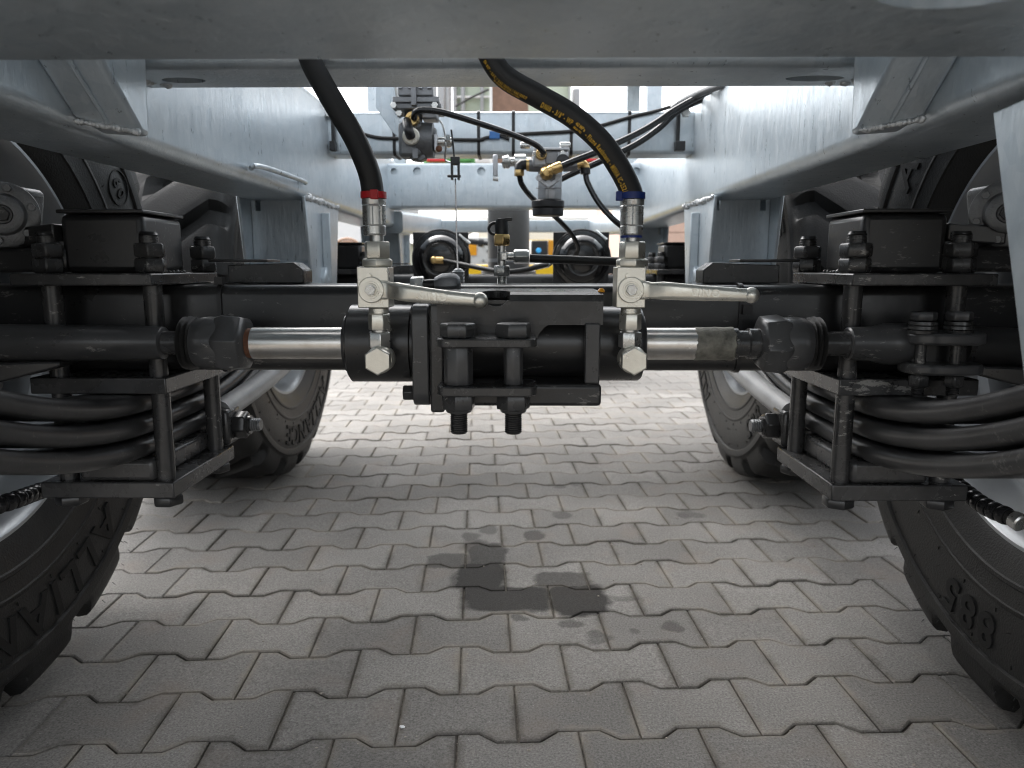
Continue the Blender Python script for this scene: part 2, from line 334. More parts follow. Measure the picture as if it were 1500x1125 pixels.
class MB:
    def __init__(s): s.v = []; s.f = []
    def add(s, vs, fs):
        o = len(s.v); s.v += [V(p) for p in vs]; s.f += [tuple(i + o for i in f) for f in fs]; return s
    def box(s, lo, hi):
        x0, y0, z0 = lo; x1, y1, z1 = hi
        return s.add([(x0, y0, z0), (x1, y0, z0), (x1, y1, z0), (x0, y1, z0), (x0, y0, z1), (x1, y0, z1), (x1, y1, z1), (x0, y1, z1)],
                     [(0, 3, 2, 1), (4, 5, 6, 7), (0, 1, 5, 4), (1, 2, 6, 5), (2, 3, 7, 6), (3, 0, 4, 7)])
    def obox(s, c, ax, ay, az):
        """box from centre and three half-axis vectors"""
        c, ax, ay, az = V(c), V(ax), V(ay), V(az)
        vs = [c + ax * i + ay * j + az * k for k in (-1, 1) for (i, j) in ((-1, -1), (1, -1), (1, 1), (-1, 1))]
        return s.add(vs, [(0, 3, 2, 1), (4, 5, 6, 7), (0, 1, 5, 4), (1, 2, 6, 5), (2, 3, 7, 6), (3, 0, 4, 7)])
    def prism(s, poly, d):
        """polygon of 3-D points swept by vector d"""
        n = len(poly); d = V(d); a = [V(p) for p in poly]; b = [p + d for p in a]
        nrm = V((0, 0, 0))
        for i in range(n): nrm += (a[i] - a[0]).cross(a[(i + 1) % n] - a[0])
        if nrm.dot(d) > 0: a.reverse(); b.reverse()
        fs = [tuple(range(n)), tuple(range(2 * n - 1, n - 1, -1))] + [(i, i + n, (i + 1) % n + n, (i + 1) % n) for i in range(n)]
        return s.add(a + b, fs)
    def lathe(s, p, d, prof, n=32, ph=0.0):
        """profile [(t, r)] turned about the axis p + t d; r = 0 ends are closed to a point"""
        x, y, d = frame_of(d); p = V(p); rings = []; vs = []; fs = []
        for (t, r) in prof:
            if r <= 1e-7: rings.append([len(vs)]); vs.append(p + d * t)
            else:
                rings.append(list(range(len(vs), len(vs) + n)))
                for i in range(n):
                    a = ph + 2 * math.pi * i / n; vs.append(p + d * t + x * (r * math.cos(a)) + y * (r * math.sin(a)))
        for A, B in zip(rings, rings[1:]):
            if len(A) == 1 and len(B) == 1: continue
            for i in range(n):
                j = (i + 1) % n
                if len(A) == 1: fs.append((A[0], B[j], B[i]))
                elif len(B) == 1: fs.append((A[i], A[j], B[0]))
                else: fs.append((A[i], A[j], B[j], B[i]))
        return s.add(vs, fs)
    def cyl(s, p, q, r, r2=None, n=24, ch=0.0):
        p, q = V(p), V(q); h = (q - p).length; r2 = r if r2 is None else r2
        if ch: prof = [(0, 0), (0, r - ch), (ch, r), (h - ch, r2), (h, r2 - ch), (h, 0)]
        else: prof = [(0, 0), (0, r), (h, r2), (h, 0)]
        return s.lathe(p, q - p, prof, n)
    def hexa(s, p, d, af, h, ph=0.0, ch=0.1):
        r = af / math.sqrt(3); c = min(h * 0.18, r * ch * 1.4)
        return s.lathe(p, d, [(0, 0), (0, r * (1 - ch)), (c, r), (h - c, r), (h, r * (1 - ch)), (h, 0)], 6, ph)
    def thread(s, p, d, r, h, pitch=0.0035, n=18):
        prof = [(0, 0), (0, r * .9)]; t = 0
        while t + pitch <= h:
            prof += [(t + pitch * .15, r * .9), (t + pitch * .5, r), (t + pitch * .85, r * .9)]; t += pitch
        prof += [(h, r * .82), (h, 0)]
        return s.lathe(p, d, prof, n)
    def sphere(s, c, r, n=16, sq=(1, 1, 1)):
        m = n // 2; vs = [V(c) + V((0, 0, r * sq[2]))]; fs = []
        for i in range(1, m):
            a = math.pi * i / m
            for j in range(n):
                b = 2 * math.pi * j / n
                vs.append(V(c) + V((r * sq[0] * math.sin(a) * math.cos(b), r * sq[1] * math.sin(a) * math.sin(b), r * sq[2] * math.cos(a))))
        vs.append(V(c) - V((0, 0, r * sq[2])))
        for j in range(n): fs.append((0, 1 + j, 1 + (j + 1) % n))
        for i in range(m - 2):
            for j in range(n):
                a = 1 + i * n + j; b = 1 + i * n + (j + 1) % n
                fs.append((a, a + n, b + n, b))
        L = len(vs) - 1
        for j in range(n): fs.append((L, 1 + (m - 2) * n + (j + 1) % n, 1 + (m - 2) * n + j))
        return s.add(vs, fs)
    def sweep(s, pts, sec, up=None, closed_ends=True):
        """section [(a, b)] (or a function of i) carried along points; up: fixed side vector or None for parallel transport"""
        pts = [V(p) for p in pts]; n = len(pts); k = None; vs = []; fs = []
        T = [(pts[min(i + 1, n - 1)] - pts[max(i - 1, 0)]).normalized() for i in range(n)]
        x = None
        for i in range(n):
            if up is not None: x = V(up) - T[i] * V(up).dot(T[i]); x.normalize()
            elif x is None: x = frame_of(T[i])[0]
            else: x = (x - T[i] * x.dot(T[i])).normalized()
            y = T[i].cross(x)
            S = sec(i) if callable(sec) else sec
            k = len(S)
            for (a, b) in S: vs.append(pts[i] + x * a + y * b)
        for i in range(n - 1):
            for j in range(k):
                a = i * k + j; b = i * k + (j + 1) % k
                fs.append((a, b, b + k, a + k))
        if closed_ends: fs += [tuple(range(k - 1, -1, -1)), tuple(range((n - 1) * k, n * k))]
        return s.add(vs, fs)
    def tube(s, pts, r, n=12):
        R = r if isinstance(r, (list, tuple)) else None
        def sec(i):
            q = R[i] if R else r
            return [(q * math.cos(2 * math.pi * j / n), q * math.sin(2 * math.pi * j / n)) for j in range(n)]
        return s.sweep(pts, sec)

def spline(pts, k=8):
    pts = [V(p) for p in pts]; out = []
    P = [pts[0] * 2 - pts[1]] + pts + [pts[-1] * 2 - pts[-2]]
    for i in range(1, len(P) - 2):
        a, b, c, d = P[i - 1], P[i], P[i + 1], P[i + 2]
        for j in range(k):
            t = j / k
            out.append(0.5 * ((2 * b) + (c - a) * t + (2 * a - 5 * b + 4 * c - d) * t * t + (3 * b - a - 3 * c + d) * t ** 3))
    out.append(pts[-1]); return out

def rrect(w, h, r, k=4):
    out = []
    for cx, cy, a0 in ((w / 2 - r, h / 2 - r, 0), (-w / 2 + r, h / 2 - r, 90), (-w / 2 + r, -h / 2 + r, 180), (w / 2 - r, -h / 2 + r, 270)):
        for i in range(k + 1):
            a = math.radians(a0 + 90 * i / k); out.append((cx + r * math.cos(a), cy + r * math.sin(a)))
    return out

def tag(o, label=None, cat=None, group=None, kind=None):
    if label: o['label'] = label
    if cat: o['category'] = cat
    if group: o['group'] = group
    if kind: o['kind'] = kind
    return o

def thing(name, loc, label, cat, group=None):
    o = bpy.data.objects.new(name, None); C.objects.link(o); o.location = V(loc); o.empty_display_size = 0.05
    return tag(o, label, cat, group)

def root_of(o):
    while o.parent: o = o.parent
    return o

def mesh_obj(name, mb, material, parent=None, loc=None, bevel=0.0, smooth=38, seg=2):
    if parent is not None: base = root_of(parent).location.copy()
    else: base = V(loc) if loc is not None else V((0, 0, 0))
    me = bpy.data.meshes.new(name)
    me.from_pydata([tuple(p - base) for p in mb.v], [], mb.f)
    bm = bmesh.new(); bm.from_mesh(me); bmesh.ops.recalc_face_normals(bm, faces=bm.faces); bm.to_mesh(me); bm.free()
    me.materials.append(M[material] if isinstance(material, str) else material)
    me.shade_smooth()
    me.set_sharp_from_angle(angle=math.radians(smooth))
    o = bpy.data.objects.new(name, me); C.objects.link(o)
    if parent is not None: o.parent = parent
    else: o.location = base
    if bevel:
        b = o.modifiers.new('bevel', 'BEVEL'); b.width = bevel; b.segments = seg; b.limit_method = 'ANGLE'; b.angle_limit = math.radians(40)
        b.harden_normals = False
        me.set_sharp_from_angle(angle=math.radians(50))
    return o

def cut(o, *mbs):
    """subtract solids (given in world coordinates) from an object's mesh"""
    base = root_of(o).location.copy()
    tmp = []
    bev = o.modifiers.get('bevel'); keep = None
    if bev: keep = (bev.width, bev.segments); o.modifiers.remove(bev)
    for mb in mbs:
        me = bpy.data.meshes.new('t'); me.from_pydata([tuple(p) for p in mb.v], [], mb.f)
        bm = bmesh.new(); bm.from_mesh(me); bmesh.ops.recalc_face_normals(bm, faces=bm.faces); bm.to_mesh(me); bm.free()
        t = bpy.data.objects.new('t', me); C.objects.link(t); tmp.append(t)
        md = o.modifiers.new('b', 'BOOLEAN'); md.object = t; md.operation = 'DIFFERENCE'; md.solver = 'EXACT'
    bpy.context.view_layer.update()
    dg = bpy.context.evaluated_depsgraph_get()
    nm = bpy.data.meshes.new_from_object(o.evaluated_get(dg))
    o.modifiers.clear(); o.data = nm
    nm.shade_smooth(); nm.set_sharp_from_angle(angle=math.radians(38))
    for t in tmp: bpy.data.objects.remove(t)
    if keep:
        b = o.modifiers.new('bevel', 'BEVEL'); b.width, b.segments = keep; b.limit_method = 'ANGLE'; b.angle_limit = math.radians(40)
    return o

def copy_tree(o, parent=None):
    c = o.copy(); C.objects.link(c); c.parent = parent
    for ch in list(o.children): copy_tree(ch, c)
    return c

_glyph = {}
def glyph(chh, font=None):
    if chh in _glyph: return _glyph[chh]
    cu = bpy.data.curves.new('g', 'FONT'); cu.body = chh; cu.size = 1.0; cu.resolution_u = 3; cu.extrude = 0.5; cu.offset = 0.022
    ob = bpy.data.objects.new('g', cu); C.objects.link(ob)
    bpy.context.view_layer.update()
    dg = bpy.context.evaluated_depsgraph_get()
    me = bpy.data.meshes.new_from_object(ob.evaluated_get(dg))
    vs = [v.co.copy() for v in me.vertices]; fs = [tuple(p.vertices) for p in me.polygons]
    bpy.data.objects.remove(ob)
    wdt = (max(v.x for v in vs) - min(v.x for v in vs)) if vs else 0.25
    mn = min(v.x for v in vs) if vs else 0
    _glyph[chh] = (vs, fs, mn, wdt); return _glyph[chh]

def put_char(mb, chh, o, x, y, z, size, bold=1.0, thick=0.001, wscale=1.0):
    """glyph with its left baseline at o; x right, y up, z out"""
    vs, fs, mn, wdt = glyph(chh)
    mb.add([V(o) + V(x) * ((v.x - mn) * size * wscale) + V(y) * (v.y * size) + V(z) * (v.z * 2 * thick) for v in vs], fs)
    return wdt * size * wscale

# ------------------------------------------------------------------ pavement
pave = mesh_obj('pavement', MB().add([(-60, -40, -.0075), (60, -40, -.0075), (60, 120, -.0075), (-60, 120, -.0075)], [(0, 1, 2, 3)]), 'sand')
tag(pave, 'grey interlocking concrete block paving with sandy joints', kind='structure')
PA = math.radians(3.24); PO = V((0.0225, 1.168, 0)); PITCHY = 0.1405
def paver_outline(g=0.0032):
    """double-T stone 200 x 165 mm"""
    L, W, N = 0.1, 0.0825, 0.0575; a, b = 0.036, 0.066
    top = [(-L, W), (-b, W), (-a, N), (a, N), (b, W), (L, W)]
    pts = top + [(x, -y) for (x, y) in reversed(top)]
    out = []
    for (x, y) in pts: out.append((x - math.copysign(g, x) if abs(x) > 0.09 else x, y - math.copysign(g, y)))
    return out
def paver_mb(ctr, lod=1, z=0.0):
    mb = MB(); o1 = paver_outline(0.0014); o2 = paver_outline(0.0040); n = 12
    c, s = math.cos(PA), math.sin(PA)
    def tr(p, zz): return (ctr.x + c * p[0] - s * p[1], ctr.y + s * p[0] + c * p[1], zz)
    vs = [tr(p, z) for p in o2] + [tr(p, z - 0.0026) for p in o1] + [tr(p, z - 0.022) for p in o1]
    fs = [tuple(range(n - 1, -1, -1))]
    fs += [(i, (i + 1) % n, (i + 1) % n + n, i + n) for i in range(n)]
    fs += [(i + n, (i + 1) % n + n, (i + 1) % n + 2 * n, i + 2 * n) for i in range(n)]
    return mb.add(vs, fs)
cells = []
for j in range(-12, 72):
    for i in range(-24, 25):
        lx = i * 0.2 + (0.1 if j % 2 == 0 else 0.0); ly = j * PITCHY
        c, s = math.cos(PA), math.sin(PA)
        ctr = V((PO.x + c * lx - s * ly, PO.y + s * lx + c * ly, 0))
        if abs(ctr.x) > 4: continue
        score = 0
        if ctr.y > 0.7:
            px, py, d = proj(ctr)
            hid = (abs(ctr.x) > 0.86 and ctr.y < 1.75) or (abs(ctr.x - .03) > 0.53 * ctr.y and ctr.y > 1.6) or abs(ctr.x) > 1.3
            if -80 < px < 1580 and py < 1215 and py > 540 and not hid: score = 1.0 / d
        cells.append((score, ctr))
cells.sort(key=lambda t: -t[0])
near = [c for c in cells[:300] if c[0] > 0]
rest = [c for c in cells if not (c in near)] if len(near) < 300 else cells[300:]
base_me = None
for k, (sco, ctr) in enumerate(near):
    if base_me is None:
        mb = paver_mb(V((0, 0, 0))); base_me = bpy.data.meshes.new('paver'); base_me.from_pydata([tuple(p) for p in mb.v], [], mb.f)
        bm = bmesh.new(); bm.from_mesh(base_me); bmesh.ops.recalc_face_normals(bm, faces=bm.faces); bm.to_mesh(base_me); bm.free()
        base_me.materials.append(M['paver']); base_me.shade_smooth(); base_me.set_sharp_from_angle(angle=math.radians(25))
    o = bpy.data.objects.new('paver', base_me); C.objects.link(o); o.parent = pave
    o.location = (ctr.x, ctr.y, random.uniform(-0.0022, 0.0012))
    o.rotation_euler = (random.gauss(0, 0.004), random.gauss(0, 0.004), random.gauss(0, 0.003))
mb = MB()
for sco, ctr in rest: 
    q = paver_mb(ctr, z=random.uniform(-.002, .001)); mb.add(q.v, q.f)
o = mesh_obj('paver_field', mb, 'paver_far', pave, smooth=25); tag(o, kind='stuff')

# loose grit, mostly caught along the joints
mb = MB(); rg = random.Random(3)
for k in range(520):
    px, py = rg.uniform(-40, 1540), rg.uniform(660, 1130)
    p = atz(px, py); 
    if abs(p.x) > .84: continue
    if rg.random() < .75:                        # pull it to the nearest cross joint line
        c_, s_ = math.cos(PA), math.sin(PA); q = p - PO; ly = -s_ * q.x + c_ * q.y; lx = c_ * q.x + s_ * q.y
        j_ = round(ly / PITCHY - .5) + .5; hw = .0; frac = (lx - (0.1 if int(j_ - .5) % 2 == 0 else 0.0)) / .2; frac -= math.floor(frac)
        u = abs(frac - .5) * .2; off = (.0125 if u < .036 else -.0125 if u > .066 else .0125 - (u - .036) / .03 * .025)
        ly = j_ * PITCHY - off + rg.gauss(0, .003)
        p = PO + V((c_ * lx - s_ * ly, s_ * lx + c_ * ly, 0)); z = -.002
    else: z = .0006
    r_ = rg.choice((.0009, .0011, .0014, .0018, .0024))
    q = MB().sphere((p.x, p.y, z), r_, 6, (rg.uniform(.7, 1.5), rg.uniform(.7, 1.3), .7)); mb.add(q.v, q.f)
o = mesh_obj('grit', mb, 'grit', None, smooth=60)
tag(o, 'pale sand grains and grit scattered over the paving', 'grit', kind='stuff')
cp_ = atz(589, 1066)
q = MB().sphere((cp_.x, cp_.y, .002), .0045, 8, (1.1, .8, .4))
for v in q.v: v += V((rg.uniform(-.0012, .0012), rg.uniform(-.0012, .0012), 0))
tag(mesh_obj('stone_chip', q, 'white', None, loc=(cp_.x, cp_.y, 0)), 'small white chip lying alone on a near paver', 'chip')

# ------------------------------------------------------------------ galvanised chassis frame
RX, RXO, RZ0, RZ1 = 0.50, 0.66, 0.92, 1.20
fr = thing('chassis_frame', (0, 0, RZ0), 'galvanised steel trailer chassis frame with two long box rails overhead', 'trailer frame')
def rhs_y(x0, x1, z0, z1, y0, y1, r=0.022):
    pr = [(V(((x0 + x1) / 2 + a, y0, (z0 + z1) / 2 + b))) for a, b in rrect(x1 - x0, z1 - z0, r, 5)]
    return MB().prism(pr, (0, y1 - y0, 0))
def rhs_x(y0, y1, z0, z1, x0, x1, r=0.012):
    pr = [(V((x0, (y0 + y1) / 2 + a, (z0 + z1) / 2 + b))) for a, b in rrect(y1 - y0, z1 - z0, r, 5)]
    return MB().prism(pr, (x1 - x0, 0, 0))
for s in (-1, 1):
    x0, x1 = sorted((s * RX, s * RXO))
    mesh_obj('rail', rhs_y(x0, x1, RZ0, RZ1, -1.2, 3.9), 'galv', fr)
# cross tube over the axle, with long drain slots near its ends
ct = mesh_obj('cross_tube', rhs_x(0.992, 1.116, 1.010, 1.15, -RX, RX, 0.016), 'galv', fr)
slots = []
for px0, px1 in ((236, 299), (1148, 1232)):
    a = atz(px0, 117, 1.010); b = atz(px1, 117, 1.010)
    cxx = (a.x + b.x) / 2; ln = abs(b.x - a.x) / 2
    slots.append(MB().prism([(cxx + ln * math.cos(t * math.pi / 12), 1.060 + 0.016 * math.sin(t * math.pi / 12), 0.99) for t in range(24)], (0, 0, 0.06)))
cut(ct, *slots)
# cross beams farther ahead
mesh_obj('cross_beam', rhs_x(2.10, 2.20, 1.0627, 1.176, -RX, RX, 0.010), 'galv', fr)
cb = mesh_obj('cross_beam', rhs_x(3.02, 3.14, 0.987, 1.163, -RX, RX, 0.012), 'galv', fr)
hs = []
for px, r in ((577, 5), (611, 6), (705, 6), (932, 6)):
    p = at(px, 251, 3.02); hs.append(MB().cyl(p - V((0, .01, 0)), p + V((0, .03, 0)), r * mpp(3.0), n=16))
cut(cb, *hs)
# perforated low channel behind, seen under the beam
lc = mesh_obj('cross_channel', rhs_x(3.75, 3.80, 0.925, 0.985, -0.40, 0.40, 0.006), 'galv', fr)
hs = []
for px in (638, 857):
    p = at(px, 320, 3.75); hs.append(MB().cyl(p - V((0, .01, 0)), p + V((0, .02, 0)), .0075, n=12))
cut(lc, *hs)
for s in (-1, 1):
    mesh_obj('diagonal_tube', MB().sweep([(s * .50, 3.15, .94), (s * .40, 3.77, .955)], rrect(.09, .07, .014, 3), up=(0, 0, 1)), 'galv', fr)
# near cross plate (just in front of the lens) with a round hole, its far edge folded up
cp = mesh_obj('cross_plate', rhs_x(0.28, 0.614, 0.917, 0.995, -1.25, 1.25, 0.012), 'galv', fr)
hc = atz(1455, -45, 0.917)
cut(cp, MB().cyl((hc.x, hc.y, 0.85), (hc.x, hc.y, 1.1), 0.062, n=40))
mesh_obj('shade_deck', MB().box((-1.25, 0.12, 1.2005), (1.25, 0.90, 1.30)), 'galv', fr)  # unseen deck, added and sized to keep light off the near end
COVERZ, COVERY = 1.72, 1.95
mesh_obj('shade_cover', MB().box((-1.25, 0.90, COVERZ), (1.25, COVERY, COVERZ + .06)), 'galv', fr)  # unseen overhead panel, added to block sky light from the near paving
mesh_obj('shade_cover', MB().box((-1.25, 3.10, COVERZ), (1.25, 3.92, COVERZ + .06)), 'galv', fr)  # second unseen panel, added to shade the paving farther ahead
for s in (-1, 1):
    for y in (.95, 1.84, 3.2, 3.8): mesh_obj('shade_cover_post', MB().box((s * .58 - .03, y, 1.2003), (s * .58 + .03, y + .06, COVERZ)), 'galv', fr)  # added supports so the unseen shading panels do not float
def lumps(name, pts, r, parent, m='weld'):
    mb = MB()
    for p in pts:
        q = MB().sphere(p, r * random.uniform(.7, 1.3), 8, (random.uniform(.8, 1.3), random.uniform(.8, 1.3), random.uniform(.7, 1.1)))
        for v in q.v: v += V((random.uniform(-1, 1), random.uniform(-1, 1), random.uniform(-1, 1))) * r * .22
        mb.add(q.v, q.f)
    o = mesh_obj(name, mb, m, parent, smooth=180); o['kind'] = 'stuff'; return o
# slanted uprights on the rails
for s in (-1, 1):
    box6 = [(0, 1, 2, 3), (4, 5, 6, 7), (0, 1, 5, 4), (1, 2, 6, 5), (2, 3, 7, 6), (3, 0, 4, 7)]
    pin = [(.944, .920), (.965, .918), (.978, 1.10), (.728, 1.10)]; pout = [(.902, .930), (.965, .922), (.978, 1.10), (.690, 1.10)]
    mb = MB().add([(s * .440, a, b) for a, b in pin] + [(s * .4995, a, b) for a, b in pout], box6)
    up = mesh_obj('upright', mb, 'galv', fr, bevel=.007, seg=3)
    mesh_obj('seam', MB().tube([(s * .468, .919, .928), (s * .468, .865, .969), (s * .468, .775, 1.045)], .0028, 8), 'galv', up)
    lumps('weld_bead', [V((s * (.444 + .0035 * k), .941 - .0024 * k, .9215 + .0004 * k)) for k in range(16)], .0042, up)
# weld lumps and drips
pts = []
for s in (-1, 1):
    for k in range(10): pts.append(V((s * (.492 - random.uniform(0, .012)), 1.02 + random.uniform(-.03, .09), 1.009 + random.uniform(-.003, .012))))
    for k in range(3): pts.append(V((s * .468 + random.uniform(-.012, .012), 1.085, 1.013)))
lumps('weld_drip', pts, .0065, fr)
# hanger brackets for the spring ends, on the underside of the rails
def hanger(yc, s, parent):
    y0, y1 = yc - .095, yc + .235
    zt, zb = RZ0 + .004, .69
    hb = mesh_obj('hanger_bracket', MB().box((min(s * .497, s * .645), y0 + .075, zb + .02), (max(s * .497, s * .645), y0 + .083, zt)), 'galv', parent)
    # notched back plate
    nz = zt - .012
    cut(hb, *[MB().box((s * x - .007, y0, nz - .018), (s * x + .007, y0 + .15, nz + .008)) for x in (.515, .628)])
    mesh_obj('rear_plate', MB().box((min(s * .497, s * .645), y0 + .20, zb + .02), (max(s * .497, s * .645), y0 + .206, zt - .001)), 'galv', hb)
    for x in (.492, .650):
        mesh_obj('side_plate', MB().prism([(s * x - .004, y0, zt), (s * x - .004, y1, zt), (s * x - .004, y1 - .055, zb), (s * x - .004, y0 + .045, zb)], (.008, 0, 0)), 'galv', hb, bevel=.002)
    mesh_obj('bottom_fold', MB().cyl((s * .498, y0 + .062, .742), (s * .644, y0 + .062, .742), .030, n=20), 'galv', hb)
    xf = s * .488
    mesh_obj('fin', MB().prism([(xf, yc + .045, zt - .03), (xf, yc + .053, zt - .03), (xf, yc + .053, .715), (xf, yc + .045, .715)], (-s * .022, 0, 0)), 'galv', hb, bevel=.002)
    mesh_obj('pivot_boss', MB().lathe((s * .489, yc + .06, .722), (-s, 0, 0), [(0, 0), (0, .040), (.010, .040), (.014, .034), (.014, .016), (.022, .014), (.022, 0)], 28), 'galv', hb)
    lp = [V((s * (.489 - random.uniform(0, .004)), y0 + .01 + (y1 - y0 - .02) * k / 26, zt - .003 + random.uniform(-.003, .003))) for k in range(27)]
    lumps('weld_bead', lp, .0068, hb)
    return hb
for s in (-1, 1):
    hanger(1.90, s, fr)
    hanger(3.28, s, fr)
# the near hanger: only the right one reaches into the picture
for s in (-1, 1):
    hb = mesh_obj('hanger_bracket', MB().prism([(s * .488, .36, .935), (s * .488, .757, .906), (s * .488, .652, .60), (s * .488, .42, .60)], (s * .009, 0, 0)), 'galv', fr, bevel=.002)
    mesh_obj('side_plate', MB().prism([(s * .642, .36, .93), (s * .642, .69, .93), (s * .642, .65, .60), (s * .642, .42, .60)], (s * .009, 0, 0)), 'galv', hb, bevel=.002)
    lumps('weld_bead', [V((s * .489, .40 + .0115 * k, .912 + random.uniform(-.003, .003))) for k in range(26)], .006, hb)
# bent hose hook welded to the left rail
hk = [atx(368, 246, -.494), atx(372, 243, -.478), atx(390, 246, -.474), atx(425, 258, -.474), atx(446, 266, -.476), atx(447, 268, -.494)]
mesh_obj('hose_hook', MB().tube(spline(hk, 6), .0052, 10), 'galv', fr)

# ------------------------------------------------------------------ axles
AY, AZ, BH, AY2 = 1.18, 0.6645, 0.0655, 2.66          # axle line, beam centre height, half section
def axle(yc, label, group):
    a = thing('axle', (0, yc, AZ), label, 'axle', group)
    mb = MB().prism([V((-.84, yc + p, AZ + q)) for p, q in rrect(2 * BH, 2 * BH, .016, 4)], (1.68, 0, 0))
    mesh_obj('beam', mb, 'black', a)
    for s in (-1, 1):
        mb = MB().prism([V((s * .315, yc - .005, AZ + BH + .001)), V((s * .435, yc - .005, AZ + BH + .001)), V((s * .435, yc - .005, AZ + BH + .030)), V((s * .330, yc - .005, AZ + BH + .034)), V((s * .315, yc - .005, AZ + BH + .022))], (0, .05, 0))
        mesh_obj('bracket', mb, 'blackworn', a, bevel=.002)
        mesh_obj('bracket_lid', MB().box((min(s * .375, s * .47), yc + .006, AZ + BH + .0345), (max(s * .375, s * .47), yc + .07, AZ + BH + .039)), 'black', a, bevel=.001)
        # round stub running out into the wheel
        mesh_obj('stub', MB().lathe((s * .84, yc, AZ), (s, 0, 0), [(0, 0), (0, .085), (.05, .085), (.06, .06), (.3, .05), (.3, 0)], 32), 'black', a)
    return a
ax = axle(AY, 'black square steel axle beam behind the steering cylinder, nearest the viewer', 'axles')
ax2 = axle(AY2, 'black square axle beam farther ahead carrying the two round brake chambers', 'axles')
# cable ties round the near beam
def beam_tie(x, parent, head=True):
    pts = [V((x, AY + p, AZ + q)) for p, q in rrect(2 * BH + .004, 2 * BH + .004, .017, 4)]
    pts.append(pts[0])
    o = mesh_obj('cable_tie', MB().sweep(pts, [(-.0035, -.001), (.0035, -.001), (.0035, .001), (-.0035, .001)], up=(1, 0, 0), closed_ends=False), 'plastic', parent)
    if head: mesh_obj('tie_head', MB().box((x - .006, AY - BH - .001, AZ + BH + .001), (x + .006, AY - BH + .012, AZ + BH + .012)), 'plastic', o)
    return o
beam_tie(at(321, 430, 1.115).x, ax)
t2 = beam_tie(at(1086, 440, 1.115).x, ax, False)
p = at(1095, 452, 1.112); mesh_obj('tie_head', MB().box((p.x - .009, 1.103, p.z - .008), (p.x + .005, 1.113, p.z + .006)), 'plastic', t2)

# ------------------------------------------------------------------ leaf spring packs
def spring(s, yc, label, full=True):
    t = thing('leaf_spring', (s * .585, yc, .42), label, 'leaf spring', 'leaf spring packs clamped to the axles')
    xi, xo = s * .486, s * .685
    lo, hi = min(xi, xo), max(xi, xo)
    mesh_obj('top_plate', MB().box((lo, yc - .150, .731), (hi, yc + .08, .748)), 'blackworn', t, bevel=.0022)
    mesh_obj('saddle_plate', MB().box((lo, yc - .130, .574), (hi, yc + .10, .598)), 'blackworn', t, bevel=.002)
    mesh_obj('bottom_plate', MB().box((lo, yc - .130, .4165), (hi, yc + .105, .441)), 'blackworn', t, bevel=.0022)
    bx0, bx1 = sorted((s * .518, s * .640))
    bb = mesh_obj('bump_block', MB().box((bx0, yc - .098, .7475), (bx1, yc + .03, .833)), 'black', t, bevel=.010, seg=3)
    mesh_obj('lid', MB().box((bx0 - .002, yc - .100, .8335), (bx1 + .002, yc + .032, .839)), 'black', bb, bevel=.0015)
    lumps('weld_bead', [V((s * .516, yc - .09 + .012 * k, .749)) for k in range(10)], .0042, bb, 'blackworn')
    # three thick leaves with round edges
    for k, z0 in enumerate((.556, .522, .489)):
        pts = []
        for i in range(-26, 27):
            d = i / 26 * (.66 - .01 * k); pts.append(V((s * .575, yc + d, z0 + .49 * max(0, abs(d) - .06) ** 2)))
        th = .031
        def sec(i, th=th):
            q = th * (1 - .20 * abs(i - 26) / 26)
            return [(b, a) for a, b in rrect(.10, q, q * .48, 5)]
        mesh_obj('leaf', MB().sweep(pts, sec, up=(0, 0, 1)), 'leafpaint' if full else 'black', t, smooth=60)
    mesh_obj('packing', MB().box((s * .575 - .047, yc - .10, .5715), (s * .575 + .047, yc + .08, .5745)), 'black', t)
    mesh_obj('spacer_block', MB().box((s * .572 - .056, yc - .125, .4412), (s * .572 + .056, yc + .09, .474)), 'blackworn', t, bevel=.007, seg=3)
    # four clamp bolts with doubled nuts
    for (x, y) in ((.507, -.105), (.507, .075), (.655, -.105), (.655, .075)):
        p = V((s * x, yc + y, 0))
        rod = mesh_obj('clamp_bolt', MB().cyl(p + V((0, 0, .41)), p + V((0, 0, .80)), .0134, n=20), 'blackworn', t)
        mesh_obj('hexagon_head', MB().hexa(p + V((0, 0, .4005)), (0, 0, 1), .040, .016, random.random()), 'black', rod, bevel=.001)
        mesh_obj('nut', MB().hexa(p + V((0, 0, .7482)), (0, 0, 1), .039, .0215, random.uniform(.1, .5)), 'blackworn', rod, bevel=.0015)
        mesh_obj('nut', MB().hexa(p + V((0, 0, .7703)), (0, 0, 1), .039, .0205, random.uniform(.1, .5)), 'blackworn', rod, bevel=.0015)
        mesh_obj('thread', MB().thread(p + V((0, 0, .79)), (0, 0, 1), .0136, .0170, .0036, 24), 'black', rod)
    # inward bolt at the ahead end of the bottom plate
    q = V((s * .505, yc + .135, .472))
    lug = mesh_obj('lug', MB().box((min(s * .492, s * .53), yc + .100, .440), (max(s * .492, s * .53), yc + .160, .505)), 'blackworn', t, bevel=.006)
    mesh_obj('nut', MB().hexa(q + V((-s * .012, 0, 0)), (-s, 0, 0), .044, .024, .3), 'black', lug, bevel=.002)
    mesh_obj('washer', MB().cyl(q + V((-s * .036, 0, 0)), q + V((-s * .041, 0, 0)), .017, n=24), 'blackworn', lug)
    mesh_obj('thread', MB().thread(q + V((-s * .041, 0, 0)), (-s, 0, 0), .0125, .018, .004, 24), 'cast', lug)
    # steel guide rod running ahead beside the leaves
    mesh_obj('guide_rod', MB().tube(spline([(s * .515, yc + .12, .498), (s * .512, yc + .35, .520), (s * .51, yc + .62, .56), (s * .51, yc + .70, .58)], 6), .021, 20), 'springgrey', t)
    return t
spring(-1, AY, 'stack of three black leaves bolted under the axle, left of the steering cylinder')
